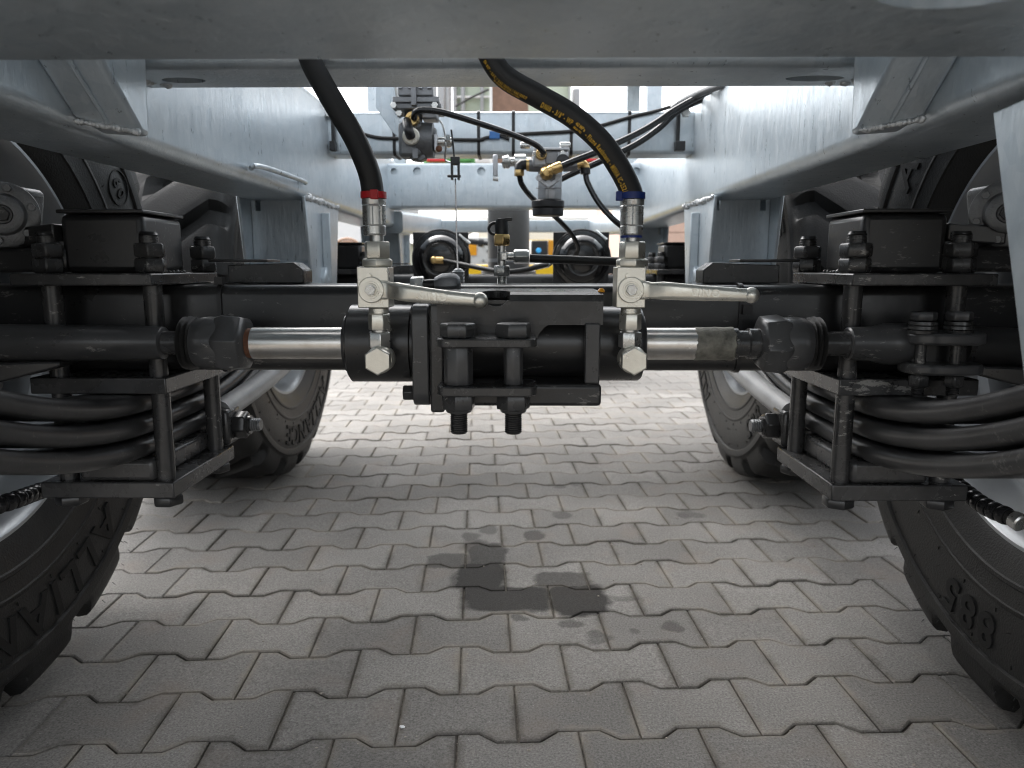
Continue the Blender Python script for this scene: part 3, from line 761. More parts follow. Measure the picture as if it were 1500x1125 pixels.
spring(1, AY, 'stack of three black leaves bolted under the axle, right of the steering cylinder')
spring(-1, AY2, 'black leaf spring pack on the farther axle, at left behind the white hanger', False)
spring(1, AY2, 'black leaf spring pack on the farther axle, at right behind the white hanger', False)

# ------------------------------------------------------------------ wheels
WR = 0.655
D = math.radians
def wheel(s, yc, rot, label, words, ax=.817):
    t = thing('wheel', (s * ax, yc, WR), label, 'wheel', 'trailer wheels')
    cx, LUG, NL = s * ax, 14, 19
    n = LUG * NL
    prof = [(.060, .338), (.040, .346), (.026, .362), (.014, .388), (.009, .400), (.0055, .402), (.005, .408), (.0075, .411), (.006, .425), (.003, .440), (.0005, .442), (.0005, .447), (.0025, .450), (.001, .465), (-.001, .49), (.000, .525), (.003, .545), (.0035, .549), (-.002, .552), (-.003, .560), (-.002, .572), (.004, .577), (.006, .582),
            (.008, .596), (.012, .612), (.019, .630), (.030, .641), (.050, .646), (.085, .649), (.12, .651), (.16, .653), (.20, .654), (.23, .655), (.25, .655)]
    prof = prof + [(.5 - x, r) for (x, r) in reversed(prof[:-1])]
    vs, fs = [], []
    for k, (x, r) in enumerate(prof):
        for i in range(n):
            a = 2 * math.pi * i / n + rot
            rr, dx = r, 0
            if r > .590:
                xm = min(x, .5 - x)
                ph = (i + (LUG // 2 if x > .25 else 0)) % LUG; a += max(0, xm - .05) * 1.3
                if ph >= 10 and xm < .215:
                    rr = r - min(.036, (r - .585) * .75); dx = .012 * min(1, (r - .585) / .03) if xm < .06 else 0
                elif ph in (0, 9): rr = r - .002
            if x > .25: dx = -dx
            vs.append(V((cx + s * (x + dx), yc + rr * math.sin(a), WR - rr * math.cos(a))))
    m = len(prof)
    for k in range(m - 1):
        for i in range(n):
            j = (i + 1) % n; fs.append((k * n + i, k * n + j, (k + 1) * n + j, (k + 1) * n + i))
    for v in vs:                                      # the load flattens the tread on the ground
        if v.z < .004: v.z = .004 + (v.z - .004) * .05
    ty = mesh_obj('tyre', MB().add(vs, fs), 'tyre', t, smooth=34)
    # raised ring ribs are in the profile; raised writing on the inner sidewall
    for (word, ang, rad, size, ws) in words:
        mb = MB(); tot = sum(glyph(c)[3] * size * ws + .16 * size for c in word) - .16 * size
        a = ang + (tot / 2) / rad; acc = 0
        for c in word:
            wdt = glyph(c)[3] * size * ws
            aa = ang * 1.0 + (tot / 2 - acc - wdt / 2) / rad * 1.0
            # seen from the axle, writing runs clockwise with its tops outward; angle measured from straight down, ahead positive
            th = aa if s > 0 else -aa
            th = (ang - (tot / 2 - acc - wdt / 2) / rad) if s > 0 else (ang - (tot / 2 - acc - wdt / 2) / rad)
            if s < 0: th = ang + (tot / 2 - acc - wdt / 2) / rad
            outv = V((0, math.sin(th), -math.cos(th)))
            xv = V((0, math.cos(th), math.sin(th))) * (1 if s > 0 else -1)
            o = V((cx + s * .0042, yc, WR)) + outv * (rad - size * .36) - xv * (wdt / 2)
            put_char(mb, c, o, xv, outv, V((-s, 0, 0)), size, thick=.0078, wscale=ws)
            acc += wdt + .16 * size
        mesh_obj('sidewall_lettering', mb, 'letter', ty)
    # fine moulded bars round the bead and by the shoulder
    mb = MB()
    for k in range(64):
        a = 2 * math.pi * k / 64 + .02
        o_ = V((0, math.sin(a), -math.cos(a))); t_ = V((0, math.cos(a), math.sin(a)))
        mb.obox(V((cx + s * .001, yc, WR)) + o_ * (.536 if k % 2 else .460), o_ * .0035, t_ * .0006, V((.0014, 0, 0)))
    o = mesh_obj('moulding_bar', mb, 'tyre', ty); o['kind'] = 'stuff'
    if s < 0 and yc < 2:
        for th, rr_, r0 in ((D(121.5), .508, .036), (D(122.5), .508, .0),):
            if r0:
                ctr = V((cx + s * .001, yc + rr_ * math.sin(th), WR - rr_ * math.cos(th)))
                mesh_obj('ring_mark', MB().lathe(ctr, (-s, 0, 0), [(0, r0 - .002), (.0035, r0 - .0012), (.0035, r0 + .0012), (0, r0 + .002)], 40), 'letter', ty)
    # short rubber whiskers left from moulding
    mb = MB()
    for k in range(150):
        a = random.uniform(0, 6.283); rr = random.choice((.566, .572, .575, .600, .625, .53, .48)); L = random.uniform(.005, .011)
        if rr > .56: d = V((-s * .5, math.sin(a), -math.cos(a))).normalized()
        else: d = V((-s, math.sin(a) * random.uniform(-.6, .6), math.cos(a) * random.uniform(-.6, .6))).normalized()
        p = V((cx + s * (-.002 if rr < .59 else .008), yc + rr * math.sin(a), WR - rr * math.cos(a)))
        mb.cyl(p, p + d * L, .0007, .0003, n=4)
    o = mesh_obj('rubber_whisker', mb, 'tyre', ty); o['kind'] = 'stuff'
    # rim
    rp = [(.052, .342), (.040, .350), (.034, .357), (.030, .356), (.030, .350), (.036, .344), (.050, .340), (.062, .334), (.10, .326), (.112, .318), (.12, .300), (.14, .290), (.20, .287), (.30, .287), (.31, .20), (.325, .10), (.325, 0)]
    rm = mesh_obj('rim', MB().lathe((cx, yc, WR), (s, 0, 0), rp, 96), 'rim', t, smooth=30)
    mesh_obj('brake_drum', MB().lathe((cx, yc, WR), (s, 0, 0), [(.10, 0), (.10, .17), (.102, .205), (.11, .212), (.15, .214), (.16, .206), (.30, .205)], 64), 'drum', t)
    return t
D = math.radians
A8 = 'ALLIANCE'
wheel(1, AY - .03, .01, 'big black tyre on silver rim at right, marked 885 on its sidewall', [('885', D(8.5), .505, .085, 1.0), (A8, D(150), .505, .085, 1.1), ('600/55R26.5', D(-125), .50, .05, 1.0)])
wheel(-1, AY - .03, .05, 'big black tyre on silver rim at left, with raised block letters low on its sidewall', [(A8, D(6), .505, .092, 1.15), ('885', D(-75), .505, .085, 1.0), ('60', D(121.5), .508, .040, 1.0), ('885', D(170), .505, .085, 1.0)])
wheel(1, AY2, .03, 'farther tyre at right beneath the axle, behind the black leaf springs', [('885', D(-38), .505, .085, 1.0), (A8, D(60), .505, .085, 1.1), (A8, D(-140), .505, .085, 1.1)], .785)
wheel(-1, AY2, .07, 'farther tyre at left beneath the axle, behind the black leaf springs', [(A8, D(12), .505, .092, 1.15), ('885', D(-80), .505, .085, 1.0), ('885', D(140), .505, .085, 1.0)], .785)
# ------------------------------------------------------------------ steering cylinder with its bracket
YC = 1.04                                    # cylinder axis depth
zc = at(750, 503, YC).z
xL, xR = at(513, 503, YC).x, at(937, 503, YC).x
sc_ = thing('steering_cylinder', (0, YC, zc), 'black double rod steering cylinder lying across in front of the axle', 'hydraulic cylinder')
R = .0545
xf0, xf1 = at(598, 500, YC).x, at(636, 500, YC).x
mesh_obj('barrel', MB().lathe((xL, YC, zc), (1, 0, 0), [(0, 0), (0, .026), (.002, .026), (.002, .050), (.005, R), (.09, R), (.091, .048), (xR - xL - .062, .048), (xR - xL - .061, R - .002), (xR - xL - .004, R - .002), (xR - xL, .050), (xR - xL, .026), (xR - xL - .002, 0)], 56), 'black', sc_)
for x, s in ((xL, -1), (xR, 1)):
    mesh_obj('wiper_ring', MB().lathe((x, YC, zc), (s, 0, 0), [(0, .024), (.0, .040), (.004, .040), (.005, .036), (.005, .024)], 40), 'plastic', sc_)
# round edged flanges, bolted together
def slab(x0, x1, ya, yb, za, zb, r):
    pr = [V((x0, (ya + yb) / 2 + p, (za + zb) / 2 + q)) for p, q in rrect(yb - ya, zb - za, r, 6)]
    return MB().prism(pr, (x1 - x0, 0, 0))
zt, zb = at(600, 446, .985).z, at(600, 596, .985).z
fl = mesh_obj('flange', slab(at(603, 500, .985).x, at(628, 500, .985).x, .982, 1.10, zb, zt, .020), 'darkgrey', sc_, bevel=.002)
zb2 = at(600, 604, .975).z
fl2 = mesh_obj('flange', slab(at(629.5, 500, .975).x, at(650, 500, .975).x, .972, 1.10, zb2, zt + .002, .004), 'blackworn', sc_, bevel=.003)
p = at(600, 577, 1.0); mesh_obj('bolt_head', MB().hexa(p + V((.006, .01, 0)), (-1, 0, 0), .020, .016, .2), 'blackworn', fl, bevel=.001)
# folded cover plate with a half round cut-out
zc0 = at(760, 428, .968).z
x0, x1 = at(640, 440, .968).x, at(884, 440, .968).x
zlow = at(760, 476, .968).z
prof = [(.968, zlow), (.968, zc0 - .012), (.9715, zc0 - .0035), (.980, zc0), (1.33, zc0 + .001), (1.33, zc0 - .009), (.984, zc0 - .010), (.978, zc0 - .016), (.977, zlow)]
cv = mesh_obj('cover_plate', MB().prism([V((x0, a, b)) for a, b in prof], (x1 - x0, 0, 0)), 'blackworn', sc_, bevel=.0015)
nc = at(726, 427, .968)
holes = [MB().cyl((nc.x, .93, nc.z - .001), (nc.x, .9785, nc.z - .001), .0190, n=32), MB().prism([(nc.x + .0186 * math.cos(a * math.pi / 16), .975 + .055 * math.sin(a * math.pi / 16), zc0 - .0115) for a in range(32)], (0, 0, .1))]
for px, py in ((692, 418.6), (757, 419)):
    q = atz(px, py, zc0); holes.append(MB().cyl((q.x, q.y, q.z - .02), (q.x, q.y, q.z + .02), .008, n=16))
xa, xb = at(786, 470, .968).x, at(866, 470, .968).x
za = at(800, 468, .968).z
cut(cv, *holes)
for p_ in cv.data.polygons: p_.use_smooth = False
z1, z0 = at(866, 476, .962).z, at(866, 562, .962).z
mesh_obj('strut', MB().box((at(857, 500, .962).x, .960, z0), (at(879, 500, .962).x, .974, z1 + .002)), 'darkgrey', sc_, bevel=.002)
zz1, zz0 = at(800, 563, .960).z, at(800, 595, .960).z
mesh_obj('lower_bar', MB().box((at(652, 580, .958).x, .958, zz0), (at(881, 580, .958).x, 1.04, zz1)), 'black', sc_, bevel=.005, seg=3)
mesh_obj('corner_fillet', MB().prism([V((at(x, y, .9695).x, .9695, at(x, y, .9695).z)) for x, y in ((650, 474), (806, 474), (797, 480), (789, 490), (786, 500), (650, 500))], (0, .008, 0)), 'black', sc_)
gp = atz(870, 424, zc0); mesh_obj('plug', MB().lathe((gp.x, .984, zc0 - .0005), (0, 0, 1), [(0, 0), (0, .0045), (.002, .005), (.004, .0035), (.0055, .002), (.0055, 0)], 10), 'orange', cv)

# clamp with two long bolts, in front of the cylinder
YK = .915
ck = thing('bolt_clamp', at(712, 575, YK), 'black two bolt clamp with hexagon bolts, hanging in front of the cylinder', 'clamp')
def kplate(zt_, th, d0=.888, d1=.962):
    xa, xb = at(637, 490, d0).x, at(787, 490, d0).x; cxm, cym = (xa + xb) / 2, (d0 + d1) / 2
    return MB().prism([V((cxm + p, cym + q, zt_ - th)) for p, q in rrect(xb - xa, d1 - d0, .016, 5)], (0, 0, th))
ztop = at(712, 497, .888).z; zbot = at(712, 569, .888).z
tp = mesh_obj('top_plate', kplate(ztop, .0105), 'blackworn', ck, bevel=.0015)
bp_ = mesh_obj('bottom_plate', kplate(zbot + .001, .0115), 'blackworn', ck, bevel=.0015)
for px, rs in ((671, .0185), (752, .0122)):
    x = at(px, 500, YK).x
    bo = mesh_obj('bolt', MB().cyl((x, YK, zbot - .03), (x, YK, ztop), .0098, n=20), 'blackworn', ck)
    mesh_obj('hexagon_head', MB().hexa((x, YK, ztop + .0002), (0, 0, 1), .0400, .0175, .52 if px < 700 else .80, .09), 'darkgrey', bo, bevel=.0008)
    mesh_obj('spacer', MB().cyl((x, YK, zbot + .0012), (x, YK, ztop - .0108), rs, n=8 if px < 700 else 8), 'darkgrey', bo, bevel=.0012)
    mesh_obj('nut', MB().hexa((x, YK, zbot - .0107), (0, 0, -1), .0375, .0195, .1 if px < 700 else .3, .05), 'blackworn', bo, bevel=.0008)
    mesh_obj('collar', MB().cyl((x, YK, zbot - .0298), (x, YK, zbot - .0345), .0170, .0162, n=28, ch=.001), 'blackworn', bo)
    mesh_obj('thread', MB().thread((x, YK, zbot - .033), (0, 0, -1), .0112, .0290, .0028, 24), 'black', bo)

# ------------------------------------------------------------------ piston rods and track rods
def rod_side(s):
    lab = 'left' if s < 0 else 'right'
    if s < 0: pxs = dict(rod=(372, 512), ring=(363, 373), hex=(322, 364), dome=(281, 323), pin=(236, 262), tube=(0, 242))
    else: pxs = dict(rod=(939, 1076), ring=(1074, 1113), hex=(1110, 1150), dome=(1150, 1194), pin=(1212, 1243), tube=(1240, 1330))
    X = lambda px: at(px, 503, YC).x
    t = thing('track_rod', (X(pxs['hex'][0]), YC, zc), ('chrome rod and ball joint leading to the ' + lab + ' wheel, ' + ('rusty collar' if s < 0 else 'grey paint peeling')), 'track rod', 'track rods of the steering')
    d = V((s, 0, 0))
    a, b = sorted(pxs['rod'], key=lambda q: abs(q - 725))
    if s < 0:
        mesh_obj('piston_rod', MB().cyl((X(a) - d.x * .002, YC, zc), (X(b), YC, zc), .0228, n=40), 'chrome', t)
        mesh_obj('rusty_collar', MB().cyl((X(373), YC, zc), (X(360), YC, zc), .0212, n=36), 'rust', t)
    else:
        mesh_obj('piston_rod', MB().cyl((X(a) - d.x * .002, YC, zc), (X(1018), YC, zc), .0228, n=40), 'chrome', t)
        n = 40; prof = [(0, .0228), (.0005, .0232)]
        L = X(1072) - X(1016)
        mb = MB().lathe((X(1016), YC, zc), (1, 0, 0), [(0, .0226), (.001, .0236), (L * .3, .0232), (L * .55, .0238), (L * .8, .0232), (L, .0240), (L + .001, .022)], 40)
        for v in mb.v: v += V((random.uniform(-.002, .002) if abs(v.x - X(1016)) < .003 or abs(v.x - X(1072)) < .004 else 0, 0, 0))
        mesh_obj('peeling_paint', mb, 'tape', t)
        mesh_obj('collar', MB().lathe((X(1066), YC, zc), (1, 0, 0), [(0, .0), (0, .0222), (.012, .0222), (.013, .019), (.026, .019), (.028, .022), (.045, .022), (.045, 0)], 36), 'blackworn', t)
    # socket: six flats near the rod, rounding into a dome
    h0, h1 = (X(pxs['hex'][1]), X(pxs['hex'][0])) if s < 0 else (X(pxs['hex'][0]), X(pxs['hex'][1]))
    H = abs(h1 - h0)
    so_ = mesh_obj('socket', MB().lathe((h0, YC, zc), d, [(0, 0), (0, .033), (.005, .041), (H * .75, .0435), (H, .040), (H, 0)], 6, .15), 'darkgrey', t, bevel=.0015, seg=2)
    mesh_obj('dome', MB().lathe((h0 + s * H * .45, YC, zc), d, [(0, 0), (0, .0350), (H * .55, .0372), (H * .9, .0378), (H * 1.2, .0360), (H * 1.45, .031), (H * 1.5, 0)], 44), 'darkgrey', so_)
    m0 = h0 + s * H * 1.72
    mesh_obj('bellows', MB().lathe((h0 + s * H * 1.72, YC, zc), d, [(0, 0), (0, .029), (.004, .0375), (.0075, .031), (.011, .0385), (.0145, .031), (.018, .0375), (.021, .030), (.024, .022), (.026, .016), (.026, 0)], 44), 'hose', so_)
    p0, p1 = (X(pxs['pin'][1]) + .03, X(pxs['pin'][0])) if s < 0 else (X(pxs['pin'][0]) - .03, X(pxs['pin'][1]))
    mesh_obj('ball_pin', MB().cyl((p0, YC, zc), (p1, YC, zc), .0165, .0175, n=32), 'blackworn', t)
    if s < 0:
        mesh_obj('tube', MB().lathe((X(242), YC, zc), d, [(0, 0), (0, .020), (.002, .023), (.045, .0245), (.06, .0255), (.25, .0265), (.40, .027), (.40, 0)], 40), 'darkgrey', t)
    else:
        mesh_obj('tube', MB().lathe((X(1240), YC, zc), d, [(0, 0), (0, .021), (.002, .0235), (.035, .0245), (.052, .029), (.080, .029), (.094, .020), (.094, 0)], 40), 'darkgrey', t)
        # split clamp of two lobed jaws
        x0, x1 = X(1318), X(1420); cxm = (x0 + x1) / 2; yk = YC - .018
        for (za_, zb_, nm) in ((503, 486, 'upper_jaw'), (546, 531, 'lower_jaw')):
            z_0, z_1 = at(1370, za_, YC - .02).z, at(1370, zb_, YC - .02).z
            pr = [V((cxm + p, yk + q, z_0)) for p, q in rrect(x1 - x0 + .008, .075, .034, 7)]
            mesh_obj(nm, MB().prism(pr, (0, 0, z_1 - z_0)), 'darkgrey', t, bevel=.004, seg=3)
        mesh_obj('clamp_core', MB().box((x0 + .004, YC - .010, at(1370, 533, YC).z), (x1, YC + .028, at(1370, 492, YC).z)), 'black', t)
        for px in (1350, 1402):
            x = at(px, 500, yk - .012).x; y = yk - .012
            zt_ = at(px, 487, y).z
            bo = mesh_obj('clamp_bolt', MB().cyl((x, y, at(px, 580, y).z), (x, y, zt_), .0072, n=16), 'blackworn', t)
            mesh_obj('spring_washer', MB().lathe((x, y, zt_ - .001), (0, 0, 1), [(0, 0), (0, .018), (.004, .0185), (.005, .0165), (.006, .0185), (.010, .018), (.011, .016), (.012, .018), (.016, .0175), (.017, 0)], 28), 'blackworn', bo)
            mesh_obj('hexagon_head', MB().hexa((x, y, zt_ + .016), (0, 0, 1), .030, .0125, .2, .1), 'darkgrey', bo, bevel=.0012)
            mesh_obj('nut', MB().hexa((x, y, at(px, 549, y).z), (0, 0, -1), .024, .016, .4, .1), 'blackworn', bo, bevel=.001)
            mesh_obj('thread', MB().thread((x, y, at(px, 562, y).z), (0, 0, -1), .0085, .016, .0024), 'black', bo)
        mesh_obj('outer_tube', MB().cyl((X(1412), YC + .01, zc - .004), (X(1600), YC + .01, zc - .012), .029, n=36), 'black', t)
    return t
rod_side(-1); rod_side(1)

# ------------------------------------------------------------------ steering knuckles with hub cover, at the outer ends
for s in (-1, 1):
    lab = 'left' if s < 0 else 'right'
    pk = at(4, 314, 1.07) if s < 0 else at(1475, 312, 1.07)
    k = thing('steering_knuckle', pk - V((0, 0, .1)), 'dark steering knuckle with round bolted cover beside the ' + lab + ' spring, partly out of view', 'steering knuckle', 'steering knuckles')
    dirv = V((-s * .45, -.85, -.05)).normalized()
    x_, y_, d_ = frame_of(dirv)
    mesh_obj('housing', MB().obox(pk + V((s * .022, .045, -.005)), V((.036, 0, 0)), V((0, .03, 0)), V((-s * .008, 0, .046))), 'cast', k, bevel=.012, seg=3)
    cvr = mesh_obj('cover', MB().lathe(pk - d_ * .012, d_, [(0, 0), (0, .046), (.008, .046), (.010, .043), (.010, .030), (.013, .028), (.022, .0265), (.025, .022), (.025, .014), (.018, .012), (.018, 0)], 40), 'cast', k)
    mesh_obj('hexagon_plug', MB().hexa(pk + d_ * .006, d_, .018, .012, .2), 'black', cvr)
    for a in range(6):
        b = a * math.pi / 3 + .3
        mesh_obj('cover_bolt', MB().hexa(pk - d_ * .003 + x_ * (.0375 * math.cos(b)) + y_ * (.0375 * math.sin(b)), d_, .010, .006), 'cast', cvr)
    ar = at(48, 340, 1.08) if s < 0 else at(1432, 338, 1.08)
    mesh_obj('lever', MB().obox(ar + V((0, .02, -.004)), V((.036, -.01, -s * .003)), V((0, .02, 0)), V((0, 0, .013))), 'black', k, bevel=.003)
    mesh_obj('arm', MB().obox(ar + V((s * .02, .03, -.040)), V((.065, 0, 0)), V((0, .03, 0)), V((0, 0, .018))), 'black', k, bevel=.006)
    lw = at(38, 545, 1.0) if s < 0 else at(1462, 552, 1.0)
    mesh_obj('steering_arm', MB().prism([lw + V((s * .10, 0, .010)), lw + V((-s * .035, .02, .012)), lw + V((-s * .035, .02, .004)), lw + V((s * .10, 0, -.030))], (0, .05, 0)), 'black', k, bevel=.003)

# ------------------------------------------------------------------ ball valves with lever handles
YV = .945
def sx(px, py, Y=YV): return at(px, py, Y)
def ball_valve(dx, label, lever):
    m = mpp(YV)
    t = thing('ball_valve', sx(549 + dx, 552), label, 'valve', 'ball valves on the cylinder')
    P = lambda px, py, Y=YV: at(px + dx, py, Y)
    xc = lambda py: P(549.5, py).x
    # body: a square steel block
    lo = P(524, 451); hi = P(568.5, 391)
    body = mesh_obj('body', MB().box((lo.x, YV, lo.z), (hi.x, YV + .040, hi.z)), 'zinc', t, bevel=.0012)
    ym = YV + .020; X0 = (lo.x + hi.x) / 2 + .003
    zp = lambda py: at(549 + dx, py, ym).z
    def st(z0, z1, r, n=28, ch=.0006): return MB().cyl((X0, ym, z0), (X0, ym, z1), r, n=n, ch=ch)
    mesh_obj('collar', MB().hexa((X0, ym, zp(391.5)), (0, 0, 1), .037, zp(379) - zp(391.5), .1, .10), 'zinc', t, bevel=.0006)
    mesh_obj('union_nut', MB().hexa((X0, ym, zp(379)), (0, 0, 1), .0295, zp(354) - zp(379), .35, .06), 'zinc', t, bevel=.0008)
    mesh_obj('stem', st(zp(356), zp(343), .0092), 'zincsteel', t)
    mesh_obj('lower_neck', st(zp(459), zp(451), .0130), 'zinc', t)
    mesh_obj('lower_nut', MB().hexa((X0, ym, zp(483)), (0, 0, 1), .0255, zp(459) - zp(483), .52, .06), 'zinc', t, bevel=.0008)
    mesh_obj('lower_stem', st(zp(486.5), zp(482), .0098), 'zincsteel', t)
    mesh_obj('lower_nut', MB().hexa((X0, ym, zp(509)), (0, 0, 1), .0265, zp(486) - zp(509), .25, .06), 'zincsteel', t, bevel=.0008)
    # banjo with its hollow bolt facing out of the cylinder
    bc = P(555, 529, YV - .008); bc = V((X0 + .002, YV - .012, bc.z))
    bj = mesh_obj('banjo', MB().lathe(bc + V((0, .013, 0)), (0, 1, 0), [(0, 0), (0, .0165), (.002, .018), (.022, .018), (.024, .0165), (.024, .012), (.065, .012), (.065, 0)], 32), 'zinc', t)
    mesh_obj('banjo_neck', MB().cyl((X0, ym, zp(528)), (X0, ym, zp(507)), .0105, n=20), 'zinc', bj)
    mesh_obj('hollow_bolt', MB().lathe(bc + V((0, .013, 0)), (0, -1, 0), [(0, 0), (0, .0185), (.011, .0185), (.0125, .0172), (.0125, 0)], 6, math.pi / 2), 'zinc', bj, bevel=.0006)
    # pivot and handle
    pv = P(545, 424.5); pv = V((pv.x, YV, pv.z))
    pd = mesh_obj('pivot', MB().lathe(pv, (0, -1, 0), [(0, 0), (0, .0165), (.0062, .0165), (.0070, .0155), (.0070, .0108), (.0078, .0105), (.0078, .0085), (.0100, .008), (.0100, 0)], 36), 'zinc', t)
    mesh_obj('pivot_screw', MB().hexa(pv + V((0, -.0100, 0)), (0, -1, 0), .0125, .004, .2), 'zincsteel', pd)
    mesh_obj('stop_pin', MB().cyl(P(541, 404) + V((0, .002, 0)), P(541, 404) + V((0, -.006, 0)), .0032, n=14), 'zinc', t)
    hp = [V((at(px + dx, py, Y).x, Y, at(px + dx, py, Y).z)) for px, py, Y in lever]
    n = len(hp) - 1
    wid = [.0125, .0118, .0102, .0112, .0106, .0096, .0086, .0078]
    def sec(i):
        ww = wid[min(i, len(wid) - 1)]; tt = .0035 if i < 3 else .0062
        return [(a, b) for a, b in rrect(ww * 2, tt * 2, tt * .95, 4)]
    hd = mesh_obj('handle', MB().sweep(hp, sec, up=(0, 0, 1)), 'zinc', t, smooth=50)
    mesh_obj('knob', MB().sphere(hp[-1], .0100, 20), 'zinc', hd)
    # raised mark on the handle
    mb = MB(); a, b = hp[4], hp[6]; dv = (b - a).normalized(); uv = V((0, 0, 1)) - dv * dv.z; uv.normalize()
    o = a.lerp(b, .22 if dx == 0 else .28) - uv * .0042 + V((0, -.0060, 0)); acc = 0
    for c in 'SINO':
        acc += put_char(mb, c, o + dv * acc, dv, uv, V((0, -1, 0)), .0135, thick=.0017) + .0022
    mesh_obj('raised_lettering', mb, 'zinc', hd)
    return t
LV = [(548, 425, .9425), (566, 425, .9425), (574, 425.5, .939), (584, 427, .926), (600, 430, .922), (635, 434, .921), (670, 437.5, .920), (703, 440, .920)]
ball_valve(0, 'plated ball valve under the red tagged hose, lever handle pointing right', LV)
RV = [(548, 425, .9425), (566, 425, .9425), (576, 425.5, .939), (594, 426, .926), (612, 427, .922), (650, 429.5, .921), (690, 431, .920), (722, 432.5, .920)]
ball_valve(378.5, 'plated ball valve under the blue tagged hose, lever handle pointing right', RV)

# ------------------------------------------------------------------ hydraulic hoses
YH = YV + .020
def hyd_hose(pts, tiecol, label, txt):
    p = spline([at(*q) for q in pts], 10)
    t = thing('hydraulic_hose', p[-1] - V((0, 0, .045)), label, 'hose', 'thick hydraulic hoses')
    hr = .0142
    h = mesh_obj('hose', MB().tube(p, hr, 24), 'hose', t)
    e = p[-1]; b = V((e.x, e.y, 0))
    zt_, zb_ = e.z + .004, at(pts[-1][0], 345, YH).z
    n = 24
    prof = []
    L = zt_ - zb_
    prof = [(0, 0), (0, .0134), (.002, .0146), (L * .25, .0146), (L * .27, .0140), (L * .30, .0147), (L * .78, .0147), (L * .80, .0152), (L * .83, .0146), (L * .86, .0152), (L * .985, .0152), (L, .0146), (L, .0140)]
    mb = MB().lathe(V((e.x, e.y, zb_)), (0, 0, 1), prof, 48)
    for i, v in enumerate(mb.v):              # crimp flutes
        d = V((v.x - e.x, v.y - e.y, 0)); a = math.atan2(d.y, d.x)
        if d.length > .0128 and L * .1 < v.z - zb_ < L * .97:
            k = .95 if (a / (2 * math.pi) * 8) % 1 < .14 else 1.0; v.x = e.x + d.x * k; v.y = e.y + d.y * k
    fe = mesh_obj('ferrule', mb, 'zincsteel', t, smooth=22)
    tie = mesh_obj('cable_tie', MB().lathe(V((e.x, e.y, zt_ + .0005)), (0, 0, 1), [(0, hr), (0, .0164), (.008, .0164), (.008, hr)], 40), tiecol, t)
    if tiecol == 'red': hx = V((.004, -.016, .004))
    else: hx = V((-.0165, -.004, .004))
    mesh_obj('tie_head', MB().obox(V((e.x, e.y, zt_)) + hx, V((.0048, 0, 0)), V((0, .004, 0)), V((0, 0, .0058))), tiecol, tie, bevel=.001)
    if tiecol == 'blue':
        mesh_obj('sealing_ring', MB().cyl((e.x, e.y, zb_ - .003), (e.x, e.y, zb_ - .0002), .0138, n=32), 'blue', t)
    else:
        mb = MB(); uv = V((1, 0, 0)); o = V((e.x + .0055, e.y - .0145, zb_ + .006)); acc = 0
    if txt:
        # printed line following the hose
        cum = [0]
        for a_, b_ in zip(p, p[1:]): cum.append(cum[-1] + (b_ - a_).length)
        def ev(sv):
            for i in range(len(cum) - 1):
                if cum[i + 1] >= sv:
                    f = (sv - cum[i]) / max(1e-9, cum[i + 1] - cum[i]); return p[i].lerp(p[i + 1], f), (p[i + 1] - p[i]).normalized()
            return p[-1], (p[-1] - p[-2]).normalized()
        mb = MB()
        def line(s0, text, size, off, gap=.10, ws=.525):
            sv = s0
            for c in text:
                if c == ' ': sv += size * .17; continue
                q, T = ev(sv); tc = (CAM - q).normalized(); tc = (tc - T * tc.dot(T)).normalized()
                side = tc.cross(T).normalized()         # across the hose, towards the upper right
                if side.x < 0: side = -side
                al = off
                nrm = (tc * math.cos(al) - side * math.sin(al)).normalized(); upv = (side * math.cos(al) + tc * math.sin(al)).normalized()
                wdt = glyph(c)[3] * size * ws
                put_char(mb, c, q + nrm * (hr + .0001) - upv * size * .36, T, upv, nrm, size, thick=.00025, wscale=ws)
                sv += wdt + size * gap
            return sv
        s_ = .040
        line(s_, 'EN 857 - 2SC / SAE 100R16 / SAE 100R17', .0056, .62)
        line(s_ + .02, 'EXCEEDS EN 857 2SC / SAE 100R16', .0034, .95)
        s_ = line(.121, 'DN10 - 3/8" - WP', .0098, .46)
        line(s_ + .003, '40 MPa', .0062, .26, ws=.75); line(s_ + .003, '5800 PSI', .0046, .68, ws=.7)
        s_ = line(s_ + .022, '- Flame Resistant - MSHA IC-252/00', .0096, .44)
        o = mesh_obj('printed_lettering', mb, 'print', h)
    return t
hyd_hose([(440, 40, YH + .02), (455, 88, YH + .02), (470, 118, YH + .015), (492, 156, YH + .01), (516, 196, YH + .005), (533, 232, YH), (543, 262, YH), (547.5, 296, YH)], 'red',
         'plain black hydraulic hose with a red tie at its lower end', False)
hyd_hose([(700, 40, YH - .01), (722, 90, YH - .01), (744, 116, YH - .008), (790, 142, YH - .005), (838, 170, YH), (880, 207, YH), (908, 247, YH), (924, 280, YH), (926, 297, YH)], 'blue',
         'black hydraulic hose printed in yellow with a blue tie at its lower end', True)
